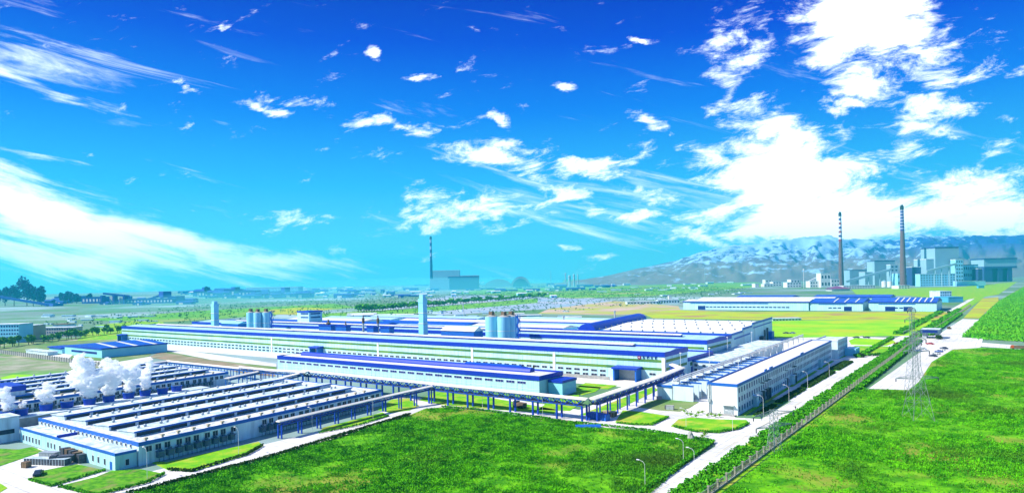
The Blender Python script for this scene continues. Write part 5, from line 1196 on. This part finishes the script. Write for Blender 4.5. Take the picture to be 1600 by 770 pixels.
# dark clump on the left horizon
big = [(8, 30, 15), (22, 34, 16), (42, 49, 19), (52, 34, 13), (65, 32, 13), (-8, 28, 14), (105, 18, 9), (98, 17, 8), (112, 16, 8), (140, 15, 6), (325, 16, 6), (370, 15, 6), (120, 14, 9)]
bl = ['leftmost dark tree of the horizon clump', 'second dark tree of the horizon clump', 'tallest dark tree on the left horizon', 'dark tree right of the tallest horizon tree', 'right end tree of the tall horizon clump', 'dark tree at the very left edge of the horizon', 'low round dark tree right of the tall clump', 'low dark tree just right of the tall clump', 'third low dark tree of the small horizon group',
      'small dark tree left of the portal frame', 'dark tree by the left far conveyor', 'dark tree by the right far conveyor', 'round dark tree right of the low dark group']
for i, (u, hp, wp) in enumerate(big):
    vb = 478 if u < 90 else (474 if u < 200 else 464); p = at(u, vb); k_ = depth(p)/FOC
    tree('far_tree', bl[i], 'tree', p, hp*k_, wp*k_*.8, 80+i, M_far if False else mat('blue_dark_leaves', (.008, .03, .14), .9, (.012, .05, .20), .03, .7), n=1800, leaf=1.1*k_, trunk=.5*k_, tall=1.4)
# saplings by the office block lawn
r2 = random.Random(4)
sap = None
for i, (u, v) in enumerate([(1092, 648), (1098, 646), (1106, 651), (1112, 650), (1118, 652), (1074, 648), (1070, 645), (1080, 651), (1088, 653), (1125, 652), (1176, 690), (1183, 687), (1102, 681), (1098, 684)]):
    p = at(u, v)
    if sap is None: sap = o = tree('sapling', 'small light green sapling by the office block lawn', 'sapling', p, 2.6, .9, 5, m=mat('young_leaves', (.20, .42, .02), .8, (.12, .30, .02), 1.5, .6), n=60, group='saplings by the office block lawn', trunk=.05, leaf=.22)
    else: o = copy_tree(sap); o.location = (p.x, p.y, 0); o.scale = (1, 1, r2.uniform(.7, 1.1))
    if i >= 10: o['label'] = ['bushy sapling on the verge beside the near lattice arm', 'second bushy sapling on the verge beside the near lattice arm', 'lone sapling at the field corner by the junction', 'second sapling at the field corner by the junction'][i-10]; del o['group']
# round shrubs near the gate
for i, (u, v, s) in enumerate([(1402, 541, 2.2), (1424, 531, 2.4), (1431, 527, 2.6), (1467, 530, 2.6), (1459, 504, 2.2), (1482, 489, 2.2), (1483, 514, 1.6), (1346, 558, 2)]):
    p = at(u, v); c = leaf_cloud(170, [(0, 0, s*.7)], [(s, s, s*.7)], .5, 300+i)
    o = bpy.data.objects.new('round_shrub', quads_mesh('round_shrub', c, mat('reddish_shrub_leaves', (.10, .10, .02), .9, (.18, .12, .03), 1, .6) if i % 2 == 0 else M_dhedge)); COL.objects.link(o); o.location = (p.x, p.y, 0)
    props(o, ['reddish round shrub on the verge before the gatehouse', 'dark round shrub left of the gatehouse', 'reddish round shrub touching the gatehouse', 'dark round shrub right of the gatehouse', 'reddish shrub on the verge beyond the gatehouse', 'dark shrub far along the verge', 'reddish shrub on the apron behind the gatehouse', 'dark shrub at the small office corner'][i], 'shrub')

# ------------------------------------------------------------------ lamps, pylons, masts
def lamp(lab, u, v, h=9, side=-1, group='street lamps', rz=0):
    p = at(u, v); t = T('street_lamp', lab, 'street lamp', (p.x, p.y, 0), group, rz=rz, local=True)
    s = MB(); s.cyl(0, 0, 0, h*.86, .065, .045, 8); s.bar((0, 0, h*.86), (.5*side, 0, h*.96), .07); s.bar((.5*side, 0, h*.96), (1.5*side, 0, h), .07); t.part('pole', s, M_frame)
    s = MB(); s.box(1.4*side if side > 0 else 2.2*side, -.18, h-.05, 2.2*side if side > 0 else 1.4*side, .18, h+.12); t.part('lamp_head', s, M_frame)
LP = [(1193, 654, 'street lamp nearest the office block loading corner'), (1233, 635, 'street lamp beside the second hedge bed'), (1262, 610, 'street lamp beside the third hedge bed'), (1296, 592, 'street lamp at the far hedge bed by the road'), (848, 653, 'street lamp at the garden patch by the gallery road'), (754, 638, 'street lamp before the middle of the main gallery'),
      (583, 656, 'street lamp by the narrow lawn, right end'), (488, 674, 'street lamp at the foundry loading bay'), (373, 711, 'street lamp beside the foundry side lawn'), (230, 748, 'street lamp at the near foundry corner'), (1145, 683, 'street lamp standing at the junction edge'), (1085, 738, 'street lamp on the road verge near the bottom'), (1008, 760, 'street lamp at the bottom edge of the road'), (1072, 667, 'street lamp in the lawn before the office block'), (1068, 722, 'thin lamp at the field hedge by the road')]
for u, v, lab in LP: lamp(lab, u, v, 8.5 if u not in (1072, 1068, 1008, 1085) else 6.5)
for u, v, hh, lab in ((1064, 600, 15, 'tall white mast at the front of the walled bays'), (1109, 590, 15, 'tall white mast by the third walled bay'), (1137, 566, 15, 'tall white mast beside the flat-roofed store'), (1175, 552, 14, 'tall white mast at the far end of the bays'), (1154.5, 612, 17, 'tall white mast behind the near end of the office block roof'), (1430, 480, 12, 'thin mast on the yellow meadow')):
    p = at(u, v); t = T('light_mast', lab, 'mast', (p.x, p.y, 0), local=True); s = MB(); s.cyl(0, 0, 0, hh, .16, .09, 8); t.part('pole', s, M_frame); s = MB(); s.box(-.5, -.2, hh, .5, .2, hh+.3); t.part('head', s, M_frame)
M_pyl = mat('pale_galvanised_angle', (.34, .40, .40), .5, (.24, .28, .28), .8, .5, metal=.2)
def pylon(lab, p, hh, wb, wt, arms, rz=0, st=None):
    t = T('lattice_pylon', lab, 'pylon', (p[0], p[1], 0), 'steel lattice pylons', rz=rz, local=True); st = st or M_pyl
    def W(z): return (wb+(wt-wb)*min(1, z/(hh*.62)))/2
    L_ = MB(); B_ = MB(); zs = [0]; 
    while zs[-1] < hh-.5: zs.append(min(hh, zs[-1]+max(1.6, W(zs[-1])*1.7)))
    cs = [(-1, -1), (1, -1), (1, 1), (-1, 1)]
    for c in cs:
        lg = MB()
        for z0, z1 in zip(zs[:-1], zs[1:]): lg.bar((c[0]*W(z0), c[1]*W(z0), z0), (c[0]*W(z1), c[1]*W(z1), z1), .10)
        t.part('leg', lg, st)
    for i, (z0, z1) in enumerate(zip(zs[:-1], zs[1:])):
        for k in range(4):
            a, b = cs[k], cs[(k+1) % 4]
            B_.bar((a[0]*W(z0), a[1]*W(z0), z0), (b[0]*W(z1), b[1]*W(z1), z1), .045); B_.bar((b[0]*W(z0), b[1]*W(z0), z0), (a[0]*W(z1), a[1]*W(z1), z1), .045); B_.bar((a[0]*W(z1), a[1]*W(z1), z1), (b[0]*W(z1), b[1]*W(z1), z1), .045)
    t.part('bracing', B_, st)
    for z, half in arms:
        A_ = MB(); w0 = W(z)
        for s in (-1, 1):
            for y in (-w0, w0): A_.bar((s*w0, y, z), (s*half, 0, z+.2), .14); A_.bar((s*w0, y, z+1.1), (s*half, 0, z+.25), .11)
            for f in (.33, .66): A_.bar((s*(w0+(half-w0)*f), w0*(1-f), z+.06), (s*(w0+(half-w0)*f), -w0*(1-f), z+.06), .08)
        arm = t.part('crossarm', A_, st)
        I_ = MB()
        for s in (-1, 1): I_.cyl(s*half, 0, z-1.1, z+.1, .16, n=8)
        t.part('insulator', I_, M_dark, arm)
pylon('front lattice pylon in the right field with a wide low crossarm', (-27.5, 281), 31, 7.5, 1.7, [(14.5, 7.5), (24, 4.5), (28, 3.4)], rz=YAW)
pylon('taller thin lattice pylon just behind the front one', tuple(at(1427, 618).xy), 37, 5, 1.3, [(22, 4.5), (27, 4), (32, 3.4), (36, 2)], rz=YAW+.2)
pylon('short lattice pylon astride the pillar fence at the near road', tuple(at(1210, 706).xy), 12.5, 3.2, 1.6, [(7.5, 7), (11, 8)], rz=R(62))

# ------------------------------------------------------------------ vehicles, people, small things
def car(lab, p, rz, col, L=4.4, tall=1.45, group=None, cat='car', name='parked_car'):
    t = T(name, lab, cat, (p[0], p[1], .09), group, rz=rz, local=True); W_ = .88
    b = MB(); b.extr([(-L/2, .35), (-L/2, .85), (-L/2+.25, .95), (-L*.22, 1.0), (L*.2, 1.0), (L/2-.3, .9), (L/2, .7), (L/2, .35)], 'x', -W_, W_); t.part('body', b, col)
    c = MB(); c.extr([(-L*.36, 1.0), (-L*.22, tall), (L*.08, tall), (L*.24, 1.0)], 'x', -W_*.86, W_*.86); t.part('cabin', c, M_glass)
    c = MB(); c.box(-W_*.82, -L*.2, tall, W_*.82, L*.07, tall+.03); t.part('roof', c, col)
    for x in (-1, 1):
        for y in (-L*.3, L*.3):
            w_ = MB(); n = 12; vs = [(x*W_+dx, y+.33*math.cos(2*math.pi*i/n), .33+.33*math.sin(2*math.pi*i/n)) for dx in (-.12, .06) for i in range(n)]
            w_.add(vs, [tuple(range(n)), tuple(range(n, 2*n))]+[(i, (i+1) % n, n+(i+1) % n, n+i) for i in range(n)]); t.part('wheel', w_, M_tire)
cw = mat('silver_car_paint', (.55, .58, .62), .3); cb = mat('dark_car_paint', (.03, .04, .08), .3); cwh = mat('white_car_paint', (.78, .78, .78), .3); cbl = mat('blue_car_paint', (.10, .16, .40), .3)
for i, (u, v, c, lab) in enumerate([(1458, 557, cb, 'dark car, nearest in the row on the apron'), (1463, 553, cw, 'silver car, second in the row on the apron'), (1467, 550, cbl, 'blue car in the middle of the apron row'), (1471, 547.5, cwh, 'white car, fourth in the row on the apron'), (1475, 545, cb, 'dark car, farthest in the apron row')]):
    car(lab, at(u, v), R(60), c, 4.8, group='cars in the row on the apron')
for i, (u, v, c, lab, a) in enumerate([(1453, 538, M_red, 'bright red car beside the gatehouse', 80), (1441, 546, cw, 'silver car at the hedge left of the red car', 60), (1434, 549, cbl, 'blue car nearest the pylon on the apron edge', 60), (1338, 528, cb, 'dark car left on the lane behind the small office', 80), (1346, 527.5, cwh, 'white car in the middle of the lane behind the small office', 80), (1354, 528, cb, 'dark car right on the lane behind the small office', 80),
                                  (1228, 521, cb, 'dark car by the broad hall right corner', 85), (1238, 521, cbl, 'blue car right of the dark one by the broad hall', 85), (1213, 500.5, cb, 'tiny dark car at the meadow shed', 85), (60, 742, cb, 'dark open cart on the foundry forecourt', 60)]):
    car(lab, at(u, v), R(a), c, 5.2)
def truck(lab, p, rz, col, L=8, box=None, hb=2.6):
    t = T('truck', lab, 'truck', (p[0], p[1], .09), rz=rz, local=True)
    t.part('chassis', MB().box(-1.1, -L/2, .6, 1.1, L/2, .95), M_dark); t.part('cab', MB().extr([(L/2-2, .96), (L/2-2, 2.7), (L/2-.5, 2.7), (L/2, 1.7), (L/2, .96)], 'x', -1.15, 1.15), col)
    t.part('windscreen', MB().box(-1, L/2-.42, 1.8, 1, L/2-.2, 2.5), M_glass); t.part('cargo_bed', MB().box(-1.2, -L/2, .96, 1.2, L/2-2.2, hb), box or col)
    for x in (-1, 1):
        for y in (-L*.32, -L*.18, L*.34):
            w_ = MB(); n = 12; vs = [(x*1.15+dx, y+.5*math.cos(2*math.pi*i/n), .5+.5*math.sin(2*math.pi*i/n)) for dx in (-.3, .08) for i in range(n)]
            w_.add(vs, [tuple(range(n)), tuple(range(n, 2*n))]+[(i, (i+1) % n, n+(i+1) % n, n+i) for i in range(n)]); t.part('wheel', w_, M_tire)
truck('dark truck parked below the main gallery', at(812, 637), R(80), M_dark, 6, M_brown, 2.2)
truck('red truck at the right end of the front workshop', at(893, 607), R(30), M_red, 7, M_brown, 2.4)
truck('orange-red truck on the farm road at the right edge', at(1592, 546), R(85), mat('orange_red_paint', (.45, .08, .02), .5), 9, M_brown, 2.6)
truck('dark truck standing before the foundry annex', at(97, 724), R(140), M_dark, 6.5, M_dark, 2.4)
def crate(name, lab, cat, u, v, sx, sy, sz, m, rz=0, lid=None):
    p = at(u, v); t = T(name, lab, cat, (p.x, p.y, .06), rz=R(rz), local=True)
    t.part('body', MB().box(-sx/2, -sy/2, 0, sx/2, sy/2, sz), m)
    r = MB()
    for k in range(max(2, int(sx/1.0))+1):
        x = -sx/2+sx*k/max(2, int(sx/1.0)); r.box(x-.06, -sy/2-.06, 0, x+.06, -sy/2-.001, sz).box(x-.06, sy/2+.001, 0, x+.06, sy/2+.06, sz)
    t.part('ribs', r, lid or m); t.part('lid', MB().box(-sx/2-.08, -sy/2-.08, sz, sx/2+.08, sy/2+.08, sz+.12), lid or m)
crate('long_container', 'long dark trailer container lying across the foundry forecourt', 'container', 74, 725, 14, 2.3, 1.8, M_dark, 25, M_felt)
crate('long_container', 'shorter pale container behind the long dark trailer', 'container', 78, 716, 5.5, 2.3, 2.0, M_steel, 25)
crate('cable_box', 'small rust-brown box at the end of the long dark trailer', 'box', 41, 730, 1.8, 1.6, 1.6, M_brown, 20)
for i, (u, v) in enumerate([(103, 716), (109, 717), (115, 718), (121, 720), (128, 722)]):
    crate('material_rack', ['leftmost tall dark rack by the annex wall', 'second dark rack by the annex wall', 'middle dark rack by the annex wall', 'fourth dark rack by the annex wall', 'rightmost dark rack by the annex wall'][i], 'rack', u, v, 1.6, 2.2, 3.2-.2*i, M_brown if i % 2 else M_dark, 0)
crate('blue_skip', 'bright blue open container below the gallery corner', 'container', 936, 655, 8.5, 2.4, 2.2, M_blue2, -12, M_blue)
crate('timber_pile', 'brown heap of timber and scrap beside the blue container', 'timber pile', 952, 650, 5.0, 3.0, 1.7, M_brown, 5, M_tan)
crate('generator_unit', 'grey generator unit on the worn lawn before the walled bays', 'generator', 1047, 640, 2.8, 1.6, 1.6, M_steel, 10, M_grey)
crate('generator_unit', 'small dark machine left of the generator on the worn lawn', 'machine', 1042, 639, 1.2, 1.6, 1.3, M_dark, 10)
crate('tarp_pile', 'pale tarpaulin pile by the front walled bay corner', 'pile', 1030, 624, 2.0, 1.6, 1.2, mat('mauve_tarp', (.4, .3, .38), .8), 20)
p = at(919, 668); t = T('blue_tarp_roll', 'bright blue tarpaulin roll at the edge of the garden patch', 'tarpaulin', (p.x, p.y, 0), rz=R(35), local=True)
prof = [(-1.3*math.cos(a), 1.2*math.sin(a)) for a in np.linspace(0, math.pi, 9)]; t.part('cover', MB().extr(prof, 'x', -4.4, 4.4), M_blue2); t.part('weight', MB().box(-4.6, -1.5, 0, 4.6, -1.32, .2), M_grey)
cslab('garden_patch', [(832, 658), (850, 652), (912, 660), (906, 668), (870, 666)], .2, M_soil)
flat('patch_kerb', [(838, 662), (836, 664), (900, 673), (904, 671)], .21, M_frame)
hedge_line([(850, 656), (880, 660), (906, 664)], 2.4, .8, 'vegetable plants on the garden patch by the gallery', .3, 14)
p = at(1079, 687); m = MB(); rr = random.Random(3); vs = [(rr.uniform(-.9, .9)*(1-z/3.4), rr.uniform(-.7, .7)*(1-z/3.4), z) for z in np.linspace(0, 2.9, 26)]
st_ = MB(); ring_ = []
for j, z in enumerate((0, .9, 1.8, 2.5, 2.9)):
    for i in range(8): a = i*.785; q = (1.2, 1.15, .9, .6, .2)[j]*rr.uniform(.8, 1.15); ring_.append((q*math.cos(a)+p.x, .7*q*math.sin(a)+p.y, z))
st_.add(ring_, [(j*8+i, j*8+(i+1) % 8, (j+1)*8+(i+1) % 8, (j+1)*8+i) for j in range(4) for i in range(8)]+[tuple(range(32, 40))]); single('standing_stone', st_, M_grey, 'grey standing stone on the field corner lawn', 'stone')
# two people walking on the road
def person(lab, p, rz, top, legs):
    me = bpy.data.meshes.new('person'); V = [(0,0,.95),(0,0,1.2),(0,.01,1.42),(0,.02,1.52),(0,.03,1.64),(-.2,0,1.4),(-.26,.08,1.12),(-.25,.22,.9),(.2,0,1.4),(.26,-.08,1.12),(.25,-.02,.88),(-.1,.02,.9),(-.1,.16,.5),(-.1,.1,.06),(-.1,.22,.03),(.1,-.02,.9),(.1,-.1,.5),(.1,-.28,.1),(.1,-.17,.04)]
    E_ = [(0,1),(1,2),(2,3),(3,4),(2,5),(5,6),(6,7),(2,8),(8,9),(9,10),(0,11),(11,12),(12,13),(13,14),(0,15),(15,16),(16,17),(17,18)]
    me.from_pydata(V, E_, []); o = bpy.data.objects.new('person', me); COL.objects.link(o); me.materials.append(top)
    md = o.modifiers.new('skin', 'SKIN'); sv = me.skin_vertices[0].data
    rad = [.15,.15,.16,.06,.11,.07,.05,.045,.07,.05,.045,.1,.07,.05,.045,.1,.07,.05,.045]
    for i, r in enumerate(rad): sv[i].radius = (r, r*.8)
    sv[0].use_root = True; s2 = o.modifiers.new('sub', 'SUBSURF'); s2.levels = 1; s2.render_levels = 1
    o.location = (p.x, p.y, .06); o.rotation_euler = (0, 0, rz); props(o, lab, 'person')
    h = MB(); h.cyl(0, -.01, 1.66, 1.8, .12, .06, 10); c = bpy.data.objects.new('hair', h.mesh('hair', M_black)); COL.objects.link(c); c.parent = o
pc = mat('dark_blue_clothes', (.02, .03, .12), .9)
person('person in dark blue walking on the road by the first street lamp', at(1190, 657), R(20), pc, pc)
person('person in dark clothes walking along the right side of the road', at(1243, 641), R(200), mat('dark_clothes', (.03, .03, .05), .9), pc)
